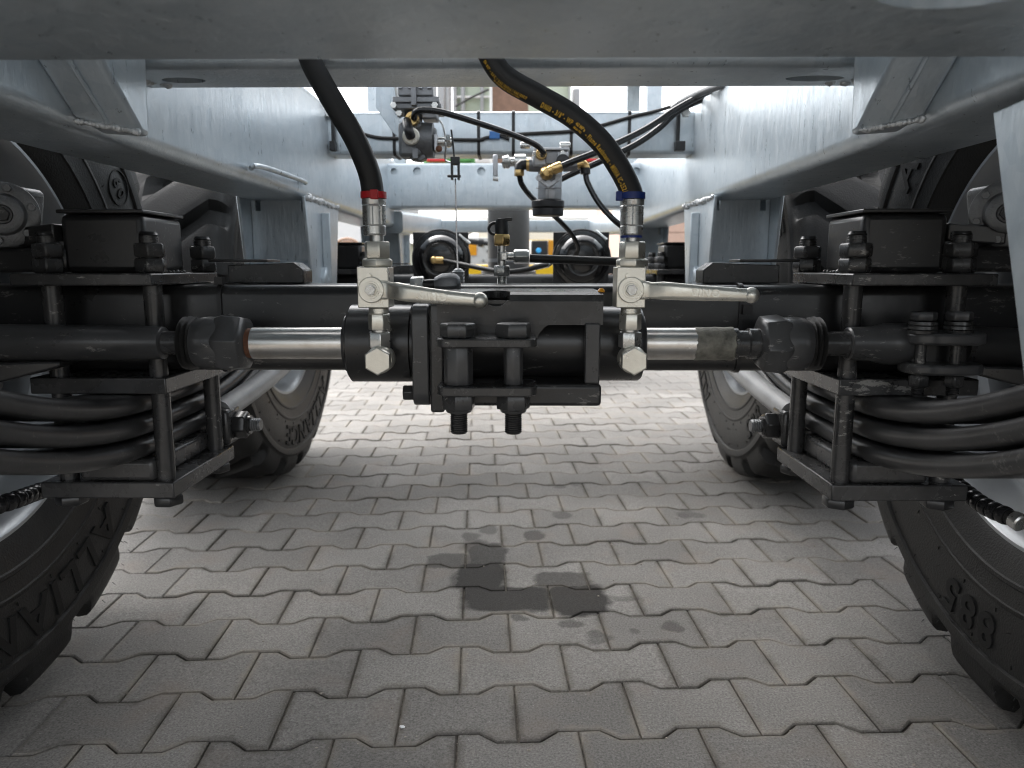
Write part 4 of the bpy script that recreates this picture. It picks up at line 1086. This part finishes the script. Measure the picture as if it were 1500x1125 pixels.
# ------------------------------------------------------------------ air brake parts ahead, between the rails
# two brake chambers on the farther axle
def chamber(px, py, label, hose_side):
    Y = 2.27; c = at(px, py, Y); r = 40.5 * mpp(Y)
    t = thing('brake_chamber', c - V((0, 0, r)), label, 'brake chamber', 'brake chambers on the farther axle')
    mesh_obj('mounting_plate', MB().box((c.x - r * 1.02, Y + .030, c.z - r * .95), (c.x + r * .98, Y + .045, c.z + r * .95)), 'plastic', t, bevel=.002)
    k = mesh_obj('can', MB().lathe(c + V((0, .10, 0)), (0, -1, 0), [(0, 0), (0, r * .8), (.06, r * .86), (.062, r * .97), (.068, r * 1.0), (.082, r * 1.0), (.088, r * .97), (.089, r * .86), (.096, r * .84), (.108, r * .76), (.116, r * .64), (.118, r * .60), (.117, r * .56), (.120, r * .40), (.121, r * .12), (.121, 0)], 64), 'gloss', t, smooth=30)
    mesh_obj('clamp_band', MB().lathe(c + V((0, .046, 0)), (0, -1, 0), [(0, r * .9), (0, r * 1.045), (.004, r * 1.06), (.022, r * 1.06), (.026, r * 1.045), (.026, r * .9)], 64), 'plastic', k)
    a = .75 if hose_side < 0 else .95
    q = c + V((r * 1.05 * math.cos(a), .03, r * 1.05 * math.sin(a)))
    mesh_obj('band_bolt', MB().cyl(q + V((-.012, 0, .010)), q + V((.022, 0, -.016)), .007, n=12), 'zincsteel', k)
    for i in range(5):
        a = i * 2 * math.pi / 5 + .6
        mesh_obj('dimple', MB().obox(c + V((r * .5 * math.cos(a), -.0195, r * .5 * math.sin(a))), V((.010 * -math.sin(a), 0, .010 * math.cos(a))), V((0, .0015, 0)), V((.004 * math.cos(a), 0, .004 * math.sin(a)))), 'gloss', k, bevel=.001)
    return t, c, r
ch1, c1, r1 = chamber(645, 379, 'round gloss black brake chamber with brass elbow at its centre, left one', -1)
ch2, c2, r2 = chamber(853, 379, 'round gloss black brake chamber crossed by a looping air hose, right one', 1)
for ch, c in ((ch1, c1), (ch2, c2)):
    mesh_obj('support_arm', MB().box((c.x - .03, 2.31, AZ + .02), (c.x + .03, 2.50, c.z - .02)), 'black', ch, bevel=.004)
Y = 2.23
p = at(637, 381, Y)
el = mesh_obj('brass_elbow', MB().cyl(p + V((-.004, 0, 0)), p + V((.026, 0, -.001)), .0105, n=20, ch=.002), 'brass', ch1)
mesh_obj('elbow_end', MB().lathe(p + V((-.003, .02, 0)), (0, -1, 0), [(0, 0), (0, .011), (.025, .0115), (.031, .008), (.032, 0)], 20), 'brass', el)

def air_tube(pts, r, label, m='tube', k=8, name='air_hose'):
    P = spline([at(*q) for q in pts], k)
    o = mesh_obj(name, MB().tube(P, r, 12), m, None, loc=P[-1])
    return tag(o, label, 'hose', 'small air hoses and cables')
# hose from left chamber to the adapter and on
h = air_tube([(650, 382, 2.23), (675, 387, 2.2), (705, 393, 2.1), (735, 398, 2.0), (765, 396, 1.98), (790, 390, 2.0), (806, 386, 2.05)], .0068, 'black air hose running from the left brake chamber behind the test coupling', 'hose')
p, q = at(785, 391, 2.0), at(803, 387, 2.04)
# (part of the hose: its crimped end)
def on(o, mb, m, name, bevel=0): return mesh_obj(name, mb, m, o, bevel=bevel)
on(h, MB().cyl(p, q, .0090, n=16, ch=.001), 'zincsteel', 'crimped_end')

# ------------------------------------------------------------------ test coupling with tee, standing on the cover plate
YT = 1.26
tc_ = thing('test_coupling', at(734, 413, YT), 'brass and steel test coupling with black dust cap standing on the axle cover', 'coupling')
X0 = at(735, 380, YT).x
zz = lambda py: at(735, py, YT).z
mesh_obj('base_thread', MB().thread((X0, YT, zz(416)), (0, 0, 1), .0085, zz(403) - zz(416), .002), 'zincsteel', tc_)
mesh_obj('base_nut', MB().hexa((X0, YT, zz(405)), (0, 0, 1), .024, zz(389) - zz(405), .3, .08), 'zincsteel', tc_, bevel=.0008)
tee = mesh_obj('tee', MB().cyl((X0, YT, zz(391)), (X0, YT, zz(359)), .0072, n=20), 'zincsteel', tc_)
mesh_obj('branch', MB().cyl((X0, YT, zz(376)), (X0 + .024, YT, zz(376)), .0068, n=20), 'zincsteel', tee)
mesh_obj('branch_block', MB().box((X0 - .002, YT - .010, zz(382)), (X0 + .010, YT + .008, zz(369))), 'zincsteel', tee, bevel=.002)
mesh_obj('branch_nut', MB().lathe((X0 + .020, YT, zz(376)), (1, 0, 0), [(0, 0), (0, .011), (.003, .0125), (.022, .0125), (.026, .0105), (.026, 0)], 8), 'zincsteel', tee, bevel=.0006)
mesh_obj('brass_nut', MB().hexa((X0, YT, zz(360)), (0, 0, 1), .025, zz(343) - zz(360), .2, .12), 'brass', tc_, bevel=.0008)
cap = mesh_obj('dust_cap', MB().lathe((X0, YT, zz(343)), (0, 0, 1), [(0, 0), (0, .0118), (.014, .0118), (.020, .0105), (.024, .0100), (.024, 0)], 24), 'plastic', tc_)
mesh_obj('cap_lip', MB().obox((X0 + .006, YT, zz(322)), V((.012, 0, .001)), V((0, .006, 0)), V((0, 0, .0028))), 'plastic', cap, bevel=.001)
mesh_obj('strap', MB().tube(spline([(X0 - .008, YT, zz(326)), (X0 - .017, YT, zz(328)), (X0 - .0215, YT, zz(335)), (X0 - .017, YT, zz(342)), (X0 - .010, YT, zz(343.5))], 6), .0026, 8), 'plastic', cap)
air_tube([(776, 378.5, YT), (820, 380, YT), (870, 382, YT - .01), (915, 383, YT - .03), (940, 383, YT - .02)], .0070, 'straight black hydraulic line from the test coupling tee towards the right valve', 'hose')

# ------------------------------------------------------------------ levelling linkage: thin rod, spring and clevis
lk = thing('linkage_rod', at(672, 414, 1.30), 'thin vertical steel linkage rod with black clevis and coiled spring foot', 'linkage')
pts = [at(667, 262, 1.72), at(668.5, 330, 1.51), at(670.5, 394, 1.30)]
mesh_obj('rod', MB().tube(pts, .0015, 8), 'drum', lk)
pb = at(671.5, 414, 1.30); pt = at(671.5, 393, 1.30)
mesh_obj('coiled_spring', MB().lathe(pb, (0, 0, 1), [(0, 0)] + [(i * .00125, .0112 if i % 2 else .0096) for i in range(17)] + [(.0225, .008), (.025, .004), (.025, 0)], 24), 'palegrey', lk, smooth=20)
pc = at(667, 246, 1.72)
cl = mesh_obj('clevis', MB().box((pc.x - .0105, 1.712, pc.z + .006), (pc.x + .0105, 1.728, pc.z + .024)), 'plastic', lk, bevel=.002)
for s in (-1, 1): mesh_obj('fork', MB().box((pc.x + s * .0075 - .0025, 1.713, pc.z - .026), (pc.x + s * .0075 + .0025, 1.727, pc.z + .007)), 'plastic', cl)
mesh_obj('pin', MB().cyl((pc.x - .018, 1.72, pc.z - .018), (pc.x + .012, 1.72, pc.z - .018), .0032, n=10), 'plastic', cl)
mesh_obj('upper_rod', MB().tube([at(661, 190, 1.72), at(664, 215, 1.72), at(666, 238, 1.72)], .0022, 8), 'plastic', lk)

# ------------------------------------------------------------------ levelling valve hanging at upper left of the gap
YL = 1.72
def B(px0, py0, px1, py1, y0, y1):
    a, b = at(px0, py1, y0), at(px1, py0, y0); return MB().box((a.x, y0, a.z), (b.x, y1, b.z))
lv = thing('levelling_valve', at(612, 232, YL), 'dark cast levelling valve hung from a grey bracket, brass fitting in front', 'valve')
mesh_obj('bracket', MB().prism([at(x, y, YL + .06) for x, y in ((549, 104), (573, 104), (573, 150), (590, 176), (590, 206), (577, 196), (551, 158))], (0, .008, 0)), 'galv', lv, bevel=.001)
mesh_obj('bracket_web', MB().prism([at(x, y, YL) for x, y in ((572, 104), (574, 104), (587, 190), (584, 190), (573, 160))], (0, .07, 0)), 'galv', lv)
hd = mesh_obj('head', B(575, 141, 643, 150, YL - .02, YL + .07), 'alu_dark', lv, bevel=.002)
mesh_obj('head_cap', B(583, 110, 634, 140.5, YL - .012, YL + .06), 'alu_dark', hd, bevel=.003)
mesh_obj('fin', B(602, 118, 609, 154, YL - .028, YL - .0125), 'alu_dark', hd, bevel=.001)
mesh_obj('flange', B(575, 150.5, 646, 160, YL - .02, YL + .07), 'cast', hd, bevel=.003)
for px in (577, 637):
    p = at(px, 154.5, YL - .021); mesh_obj('flange_bolt', MB().hexa(p, (0, -1, 0), .013, .006), 'zincsteel', hd)
for px, py in ((586, 120), (601, 120), (616, 120), (629, 120)):
    p = at(px, py, YL - .0125); mesh_obj('cap_rib', MB().box((p.x - .004, YL - .020, p.z - .014), (p.x + .004, YL - .0122, p.z + .012)), 'alu', hd)
nk = mesh_obj('neck', MB().cyl(at(606, 160, YL + .02), at(606, 186, YL + .02), .022, .018, n=24), 'alu_dark', lv)
mesh_obj('side_neck', B(617, 160, 640, 174, YL, YL + .05), 'alu_dark', nk, bevel=.004)
bd = mesh_obj('body', MB().obox(at(603, 207, YL + .01), V((.026, 0, 0)), V((0, .03, 0)), V((0, 0, .037))), 'cast', lv, bevel=.008, seg=3)
mesh_obj('side_body', MB().lathe(at(612, 206, YL + .01), (1, 0, 0), [(0, 0), (0, .037), (.012, .039), (.036, .038), (.038, .028), (.042, .026), (.042, 0)], 28), 'cast', bd)
mesh_obj('port', MB().lathe(at(602, 200, YL - .02), V((.18, -1, -.1)), [(0, 0), (0, .019), (.012, .019), (.013, .016), (.020, .016), (.020, 0)], 24), 'zinc', bd)
mesh_obj('black_elbow', MB().tube(spline([at(602, 200, YL - .045), at(599, 192, YL - .055), at(597, 184, YL - .045), at(596, 178, YL - .03)], 4), .0105, 12), 'plastic', bd)
mesh_obj('drain', MB().prism([at(x, y, YL - .01) for x, y in ((598, 226), (622, 226), (624, 232), (615, 236), (602, 234))], (0, .03, 0)), 'cast', bd, bevel=.002)
mesh_obj('drain_tab', B(604, 217, 612, 232, YL - .022, YL - .011), 'alu_dark', bd, bevel=.001)
sh = mesh_obj('lever_shaft', MB().cyl(at(634, 208, YL), at(662, 208, YL), .010, n=20), 'zincsteel', lv)
mesh_obj('shaft_plate', B(636, 196, 640, 220, YL - .02, YL + .02), 'alu', sh, bevel=.001)
mesh_obj('shaft_nut', MB().hexa(at(652, 207, YL), (1, 0, 0), .026, .012), 'zincsteel', sh)
mesh_obj('red_cap', MB().sphere(at(643, 218, YL - .02), .0075, 12), 'rust', sh)
mesh_obj('wire_lever', MB().tube(spline([at(644, 176, YL), at(649, 185, YL), at(652, 200, YL - .01), at(653, 215, YL - .01), at(652, 232, YL), at(656, 237, YL), at(664, 238, YL)], 5), .0022, 8), 'zincsteel', sh)
mesh_obj('bracket_bolt', MB().hexa(at(585, 166, YL - .005), (0, -1, 0), .014, .008), 'zincsteel', lv)
p = at(603, 173, YL - .035)
br = mesh_obj('brass_fitting', MB().lathe(p + V((0, .03, 0)), (0, -1, 0), [(0, 0), (0, .0150), (.026, .0150), (.030, .0135), (.030, .0065), (.026, .006), (.026, 0)], 28), 'brass', lv)
air_tube([(606, 173, YL - .04), (609, 164, YL - .06), (622, 161, YL - .07), (650, 165, YL - .06), (700, 180, YL - .02), (750, 197, YL + .03), (783, 211, YL + .06), (795, 222, YL + .07), (795, 227, YL + .085)], .0068, 'glossy black nylon tube arching from levelling valve to the middle relay valve')

# ------------------------------------------------------------------ relay valve in the middle
YR = 1.84
rv = thing('relay_valve', at(803, 316, YR), 'aluminium relay valve with brass elbows and round black bottom cap', 'valve')
X = lambda px: at(px, 260, YR + .035).x
Z = lambda py: at(803, py, YR + .035).z
ctr = V((X(805), YR + .035, 0))
mesh_obj('flange', B(782, 216, 834, 219.5, YR, YR + .07), 'alu', rv, bevel=.001)
mesh_obj('upper_body', B(780, 220, 833, 244, YR + .005, YR + .065), 'alu', rv, bevel=.006)
mesh_obj('body_recess', B(799, 222, 817, 240, YR + .001, YR + .006), 'alu_dark', rv, bevel=.002)
bdy = mesh_obj('cylinder', MB().lathe(V((X(805.5), YR + .035, Z(294))), (0, 0, 1), [(0, 0), (0, .0315), (Z(252) - Z(294), .0315), (Z(244) - Z(294), .026), (Z(244) - Z(294), 0)], 8, math.pi / 8), 'alu', rv, bevel=.004)
mesh_obj('rib', B(802.3, 277, 803.5, 294, YR - .0015, YR + .004), 'alu_dark', bdy)
mesh_obj('seam', B(785, 275, 822, 276, YR - .0005, YR + .004), 'alu_dark', bdy)
cp1 = mesh_obj('bottom_cap', MB().cyl(V((X(803), YR + .035, Z(304.5))), V((X(803), YR + .035, Z(294))), .0405, n=44, ch=.002), 'plastic', rv)
mesh_obj('cap_base', MB().cyl(V((X(803), YR + .035, Z(316.5))), V((X(803), YR + .035, Z(305.2))), .0388, n=44, ch=.002), 'plastic', cp1)
# triangular port plate
yp = YR - .006
pl = mesh_obj('port_plate', MB().prism([at(x, y, yp) for x, y in ((785, 261), (794, 250), (812, 248), (822, 259), (822, 263), (803, 276))], (0, .012, 0)), 'alu', rv, bevel=.0015)
mesh_obj('plate_pocket', MB().prism([at(x, y, yp - .0008) for x, y in ((792, 261), (797, 252), (811, 252), (817, 260), (803, 269))], (0, .002, 0)), 'cast', pl)
for x, y in ((789.5, 260.5), (817.5, 260.5), (803, 268.5)):
    p = at(x, y, yp - .001)
    mesh_obj('boss', MB().lathe(p + V((0, .001, 0)), (0, -1, 0), [(0, 0), (0, .0078), (.003, .0072), (.003, .0045), (.001, .0042), (.001, 0)], 18), 'alu', pl)
for px in (768, 826):
    p = at(px, 213, YR + .03); b_ = mesh_obj('mounting_bolt', MB().cyl(p + V((-.010, 0, 0)), p + V((.016, 0, 0)), .008, n=14, ch=.002), 'zincsteel', rv)
for px in (782, 822):
    p = at(px, 218, YR - .001); mesh_obj('cap_screw', MB().hexa(p + V((.004, .002, -.012)), (0, -1, 0), .014, .007, .3), 'zincsteel', rv)
p = at(793, 225, YR - .012)
mesh_obj('brass_fitting', MB().lathe(p + V((0, .03, 0)), (0, -1, 0), [(0, 0), (0, .0135), (.026, .0135), (.029, .012), (.029, .0065), (.025, .006), (.025, 0)], 28), 'brass', rv)
# left arm with black and brass elbow
ar = mesh_obj('side_port', MB().cyl(at(795, 242, YR + .03), at(775, 242, YR + .03), .017, .0155, n=24), 'alu_dark', rv)
mesh_obj('collar', MB().cyl(at(776, 242, YR + .03), at(771, 242, YR + .03), .0145, n=20), 'brass', ar)
mesh_obj('black_elbow', MB().tube([at(772, 241, YR + .03), at(764, 241, YR + .03), at(761.5, 243, YR + .03), at(761, 249, YR + .03)], .0125, 14), 'plastic', ar)
mesh_obj('brass_nut', MB().hexa(at(760.5, 258, YR + .03), (0, 0, 1), .0215, .016, .3), 'brass', ar)
# centre brass elbow towards the right
p = at(801, 252, YR - .03)
be = mesh_obj('brass_elbow', MB().lathe(p + V((0, .026, 0)), (0, -1, 0), [(0, 0), (0, .0165), (.012, .0165), (.022, .0140), (.030, .009), (.031, 0)], 24), 'brass', rv)
a, b = at(803, 251, YR - .03), at(822, 243.5, YR - .03)
mesh_obj('sleeve', MB().lathe(a, b - a, [(0, 0), (0, .0115), (.008, .0125), (.010, .0110), (.013, .0125), (.030, .0128), (.034, .0115), (.034, 0)], 24), 'brass', be)
mesh_obj('rear_cap', MB().lathe(at(824, 237, YR + .01), (0, -1, 0), [(0, 0), (0, .016), (.016, .016), (.018, .012), (.018, 0)], 24), 'plastic', rv)
# right port
rp = mesh_obj('side_port', MB().cyl(at(825, 244, YR + .035), at(845, 243, YR + .035), .013, .012, n=20), 'alu_dark', rv)
mesh_obj('brass_elbow', MB().tube(spline([at(845, 242, YR + .035), at(853, 240, YR + .035), at(857, 243, YR + .035), at(858, 248, YR + .035)], 4), .0105, 16), 'brass', rp)
mesh_obj('elbow_collar', MB().cyl(at(857.5, 246, YR + .035), at(857.5, 255, YR + .035), .0125, n=20), 'plastic', rp)
# left coupling in bright metal behind
dc = thing('drain_coupling', at(742, 248, 2.0), 'bright metal quick coupling left of the relay valve, below the cross beam', 'coupling')
cc = mesh_obj('body', MB().lathe(at(736, 237, 2.0), (1, 0, 0), [(0, 0), (0, .014), (.015, .018), (.022, .012), (.03, .012), (.032, .020), (.06, .020), (.064, .012), (.075, .012), (.075, 0)], 16), 'zincsteel', dc)
mesh_obj('hanging_tab', B(722, 226, 729, 258, 2.0, 2.012), 'alu', dc, bevel=.003)
mesh_obj('tab_pin', MB().cyl(at(722, 262, 2.0), at(730, 263, 2.0), .005, n=10), 'zincsteel', dc)
mesh_obj('coupling_tip', MB().cyl(at(737, 237, 2.0), at(741, 246, 2.0), .006, n=10), 'zincsteel', dc)

# black air hoses between the valves and the rail
air_tube([(822, 243.5, YR - .03), (840, 236, YR - .03), (880, 220, YR), (930, 197, YR + .05), (960, 180, YR + .08), (985, 163, YR + .1), (1015, 146, YR + .1), (1050, 128, YR + .08)], .0080, 'thick black air hose climbing from the brass elbow to the right rail')
air_tube([(800, 276, 2.02), (830, 258, 2.02), (880, 236, 2.02), (930, 212, 2.03), (965, 188, 2.04), (990, 165, 2.04), (1018, 150, 2.03), (1052, 136, 2.0)], .0085, 'glossy black pipe rising to the right rail, behind the relay valve')
air_tube([(858, 255, YR + .035), (861, 268, YR + .03), (875, 294, YR + .02), (895, 318, YR), (915, 335, YR)], .0072, 'black nylon tube dropping from the right elbow of the relay valve')
air_tube([(761, 258, YR + .03), (765, 271, YR + .04), (778, 288, YR + .08), (795, 302, YR + .14), (814, 318, YR + .18), (835, 340, YR + .25), (846, 360, YR + .32), (843, 373, YR + .36), (836, 377, 2.23)], .0070, 'black air hose curving from the left elbow behind the cap to the right chamber')
# bundle of hoses tied at the right rail
air_tube([(985, 160, 2.0), (1005, 146, 1.98), (1030, 134, 1.9), (1062, 122, 1.8)], .010, 'grey hose in the bundle along the top of the right rail', 'cast')

# ------------------------------------------------------------------ sensor cable along the cross beam, with ties
YB = 2.092
cab = air_tube([(478, 160, YB), (487, 170, YB), (510, 187, YB), (545, 200, YB), (580, 203, YB), (640, 204, YB), (700, 205, YB), (712, 202, YB), (740, 198, YB), (790, 195, YB), (840, 192, YB), (880, 184, YB), (925, 171, YB), (960, 163, YB), (990, 154, YB)], .0048, 'thin black cable tied along the face of the galvanised cross beam', 'hose', name='sensor_cable')
tag(cab, cat='cable')
a, b = at(717, 193, YB), at(732, 204, YB)
mesh_obj('connector', MB().box((a.x, YB - .012, b.z), (b.x, YB + .004, a.z)), 'lightblue', cab, bevel=.001)
mesh_obj('cable_end', MB().tube(spline([at(732, 199, YB), at(740, 202, YB - .004), at(746, 204, YB - .004)], 4), [.004] * 8 + [.006], 8), 'hose', cab)
for px in (577, 701, 752, 837, 922):
    x = at(px, 190, 2.098).x
    pr = [V((x, 2.15 + p, 1.1194 + q)) for p, q in rrect(.104, .1175, .012, 3)]; pr.append(pr[0])
    mesh_obj('cable_tie', MB().sweep(pr, [(-.0042, -.001), (.0042, -.001), (.0042, .001), (-.0042, .001)], up=(1, 0, 0), closed_ends=False), 'plastic', cab)
for px0, px1, px2 in ((487, 483, 492), (994, 989, 1003)):
    o = mesh_obj('clip', MB().box((at(px0 - 2.5, 190, 2.08).x, 2.082, 1.075), (at(px0 + 2.5, 190, 2.08).x, 2.094, 1.20)), 'plastic', cab, bevel=.001)
    a, b = at(px1, 207, 2.08), at(px2, 221, 2.08)
    mesh_obj('clip_foot', MB().box((a.x, 2.072, b.z), (b.x, 2.0945, a.z)), 'plastic', o, bevel=.002)
    mesh_obj('clip_bolt', MB().hexa(at(px0 - 4 if px0 < 700 else px0 + 10, 166, 2.085), (0, -1, 0), .022, .012), 'zincsteel', o)

# ------------------------------------------------------------------ spiral wrapped brake hoses by the wheels
def wrapped(pts, label, fit):
    P = spline([at(*q) for q in pts], 10)
    t = thing('wrapped_hose', P[-1], label, 'hose', 'spiral wrapped brake hoses')
    mesh_obj('core', MB().tube(P, .0105, 14), 'hose', t)
    cum = [0]
    for a, b in zip(P, P[1:]): cum.append(cum[-1] + (b - a).length)
    pit = .0145; k = 0
    def ev(sv):
        for i in range(len(cum) - 1):
            if cum[i + 1] >= sv: return P[i].lerp(P[i + 1], (sv - cum[i]) / max(1e-9, cum[i + 1] - cum[i]))
        return P[-1]
    while (k + 1) * pit < cum[-1]:
        a, b = ev(k * pit + .0006), ev((k + 1) * pit - .0006); d = (b - a); skew = V((0, 0, 0))
        mb = MB().lathe(a, d, [(0, .0100), (.0008, .0126), (.004, .0134), (.009, .0134), (d.length - .0008, .0126), (d.length, .0100)], 20)
        mesh_obj('wrap_turn', mb, 'tube', t); k += 1
    if fit:
        a, b = at(1484, 759, 1.0), at(1497, 768, .985)
        mesh_obj('fitting', MB().cyl(a, b, .0125, n=20, ch=.002), 'zincsteel', t)
    return t
wrapped([(62, 718, 1.10), (45, 724, 1.07), (20, 733, 1.03), (-15, 743, 1.0), (-60, 752, .98)], 'black spiral wrapped hose passing in front of the left wheel rim', False)
wrapped([(1396, 706, 1.12), (1416, 722, 1.09), (1440, 740, 1.05), (1465, 752, 1.02), (1486, 760, 1.0)], 'black spiral wrapped hose with steel end in front of the right wheel rim', True)

# ------------------------------------------------------------------ grey vertical tank behind the coupling
YG = 3.35
tk = thing('vertical_tank', at(745, 408, YG), 'dark grey upright cylinder tank standing behind the test coupling', 'tank')
m = mpp(YG)
zt_, zb_ = at(745, 306, YG).z, at(745, 408, YG).z
x = at(745, 360, YG).x
mesh_obj('shell', MB().cyl((x, YG, zb_ + .03), (x, YG, zt_), 30 * m, n=48), 'greytank', tk)
mesh_obj('base_ring', MB().lathe((x, YG, zb_ - .012), (0, 0, 1), [(0, 0), (0, 36 * m), (.008, 40 * m), (.045, 40 * m), (.052, 36 * m), (.052, 0)], 48), 'greytank', tk)
mesh_obj('band', MB().cyl((x, YG, at(745, 384, YG).z), (x, YG, at(745, 379, YG).z), 31.5 * m, n=48), 'palegrey', tk)

# ------------------------------------------------------------------ machines and buildings beyond
YY = 4.9
ym_ = thing('yellow_machine', (at(750, 400, YY).x, YY, 0), 'yellow and light grey implement parked ahead, seen through the gap below the frame', 'machine')
def BB(px0, py0, px1, py1, y0, dep):
    a, b = at(px0, py1, y0), at(px1, py0, y0); return MB().box((a.x, y0, a.z), (b.x, y0 + dep, b.z))
mesh_obj('yellow_body', BB(655, 388, 880, 470, YY + .02, .5), 'yellow', ym_, bevel=.01)
gp_ = mesh_obj('grey_panel', BB(683, 348, 722, 386, YY - .02, .03), 'panel', ym_, bevel=.004)
mesh_obj('amber_reflector', BB(687, 357, 698, 374, YY - .03, .009), 'orange', gp_)
for px, py in ((708, 361), (708, 382), (714, 368)):
    mesh_obj('bolt', MB().hexa(at(px, py, YY - .021), (0, -1, 0), .02, .008), 'zincsteel', gp_)
mesh_obj('white_panel', BB(700, 318, 880, 352, YY + .25, .05), 'white', ym_, bevel=.005)
lb = mesh_obj('lamp_box', BB(778, 352, 803, 374, YY - .02, .06), 'plastic', ym_, bevel=.01)
mesh_obj('blue_knob', MB().lathe(at(789, 367, YY - .021), (0, -1, 0), [(0, 0), (0, .017), (.012, .017), (.016, .012), (.016, 0)], 20), 'cyan', lb)
mesh_obj('amber_panel', BB(803, 352, 811, 376, YY + .0, .018), 'orange', ym_)
mesh_obj('front_valve', MB().lathe(at(684, 353, YY - .3), (1, 0, -.12), [(0, 0), (0, .018), (.07, .018), (.072, .026), (.10, .026), (.104, .014), (.14, .014), (.14, 0)], 16), 'plastic', ym_)
mesh_obj('thin_cable', MB().tube(spline([at(683, 345, YY - .2), at(697, 337, YY - .2), at(712, 331, YY - .2)], 4), .005, 6), 'plastic', ym_)
for px in (629, 667):
    mesh_obj('coupling_head', MB().lathe(at(px - 8, 335, 3.9), (1, 0, -.1), [(0, 0), (0, .022), (.02, .03), (.05, .03), (.055, .018), (.075, .018), (.075, 0)], 16), 'cast', ym_)
# green tractor-like machine: cab frame and lamps
gm = thing('green_machine', (at(730, 300, 7.5).x, 7.5, 0), 'pale green machine with glazed cab and red tail lamps far ahead', 'machine')
G = 7.5
mesh_obj('chassis', BB(620, 226, 880, 290, G + .1, .8), 'green', gm, bevel=.03)
mesh_obj('cab', BB(664, 60, 838, 226, G + .2, .7), 'palegreen', gm, bevel=.03)
for px in (664, 676, 704, 832): mesh_obj('cab_post', BB(px, 58, px + 4, 228, G + .12, .07), 'palegrey', gm, bevel=.01)
mesh_obj('cab_rail', BB(664, 140, 720, 143, G + .13, .05), 'white', gm)
mesh_obj('wiper_arm', MB().tube([at(667, 156, G), at(690, 143, G), at(716, 131, G)], .010, 6), 'plastic', gm)
for px0, px1 in ((624, 652), (858, 876)): mesh_obj('tail_lamp', BB(px0, 226, px1, 236, G - .02, .1), 'redpaint', gm, bevel=.01)
for px0, px1 in ((658, 690), (834, 856)): mesh_obj('side_lamp', BB(px0, 227, px1, 236, G - .02, .1), 'green', gm, bevel=.01)
mesh_obj('white_tank', BB(696, 226, 722, 240, G - .1, .12), 'white', gm, bevel=.02)
mesh_obj('exhaust_shield', BB(640, 112, 652, 164, G - .5, .12), 'palegrey', gm, bevel=.02)
mesh_obj('exhaust_pipe', MB().cyl(at(656, 60, G - .45), at(656, 166, G - .45), .035, n=16), 'palegrey', gm)
mesh_obj('mirror_arm', BB(838, 128, 850, 160, G - .3, .1), 'palegrey', gm, bevel=.02)
tp_ = thing('brown_column', (at(747, 300, 9).x, 9, 0), 'brown boarded column with white corner strip behind the green machine', 'column')
mesh_obj('column', MB().box((at(721, 140, 6.6).x, 6.6, 0), (at(774, 140, 6.6).x, 6.9, 4.5)), 'timber', tp_)
mesh_obj('white_strip', MB().box((at(717, 140, 6.58).x, 6.58, 0), (at(721, 140, 6.58).x, 6.7, 4.5)), 'white', tp_)
tp_.location = (at(747, 140, 6.7).x, 6.7, 0)
for ch in tp_.children: ch.location = V((0, 9, 0)) - V((0, 6.7, 0)) + V((at(747, 300, 9).x - at(747, 140, 6.7).x, 0, 0))
# buildings either side
sh_ = thing('green_shed', (-6.5, 18, 0), 'green walled shed with white roof, seen beyond the left rail', 'building')
mesh_obj('wall', MB().box((-9, 18, 0), (-3.0, 24, 1.35)), 'palegreen', sh_)
mesh_obj('roof', MB().prism([(-9.3, 17.7, 1.33), (-2.7, 17.7, 1.33), (-4.2, 17.7, 1.95), (-8.4, 17.7, 1.95)], (0, 6.6, 0)), 'white', sh_)
bh = thing('boarded_house', (6.5, 14, 0), 'pink beige boarded house wall, seen beyond the right rail', 'building')
mesh_obj('wall', MB().box((2.2, 14.02, 0), (12, 22, 3.3)), 'siding', bh)
nb = 17
bme = None
for k in range(nb):
    z = .05 + k * .19
    if bme is None:
        o = mesh_obj('board', MB().box((2.18, 13.985, z), (12.02, 14.015, z + .178)), 'siding', bh, bevel=.004); bme = o
    else:
        o = bme.copy(); C.objects.link(o); o.parent = bh; o.location = (0, 0, k * .19)
rp_ = mesh_obj('red_post', MB().lathe(at(527, 400, 6.5), (0, 0, 1), [(-.9, 0), (-.9, .05), (.19, .05), (.21, .03), (.21, 0)], 20), 'redpaint', None, loc=at(527, 400, 6.5) - V((0, 0, .9)))
tag(rp_, 'short red post beyond the left rail, beside the coiled hose', 'post')
hcx = at(509, 372, 6.3)
hcx_o = thing('hose_coil', hcx - V((0, 0, .3)), 'orange brown hose coiled on a stand beyond the left rail', 'hose coil')
for k in range(4):
    r_ = .05 + .026 * k
    pts = [hcx + V((r_ * math.cos(a / 20 * 2 * math.pi), .0, r_ * math.sin(a / 20 * 2 * math.pi))) for a in range(21)]
    mesh_obj('turn', MB().tube(pts, .012, 8), 'hosecoil', hcx_o)
mesh_obj('stand', MB().box((hcx.x - .1, hcx.y + .02, .0), (hcx.x + .1, hcx.y + .06, hcx.z - .08)), 'panel', hcx_o)
# upright posts of the front spring hangers' cross frame
# small thing lying on the cover: hexagon pipe fitting
pf = thing('pipe_fitting', at(635, 424, 1.12), 'grey hexagon pipe fitting lying on the axle behind the left lever handle', 'fitting')
a = at(602, 419, 1.12); b = at(672, 415, 1.12); d = (b - a).normalized()
mesh_obj('union_nut', MB().hexa(a, d, .026, .020, .2, .1), 'zincsteel', pf, bevel=.001)
mesh_obj('neck', MB().cyl(a + d * .018, a + d * .04, .0085, n=16), 'plastic', pf)
mesh_obj('block', MB().lathe(a + d * .036, d, [(0, 0), (0, .011), (.003, .0125), (.012, .0165), (.026, .0170), (.034, .0145), (.039, .009), (.039, 0)], 8, .2), 'alu_dark', pf, bevel=.001)
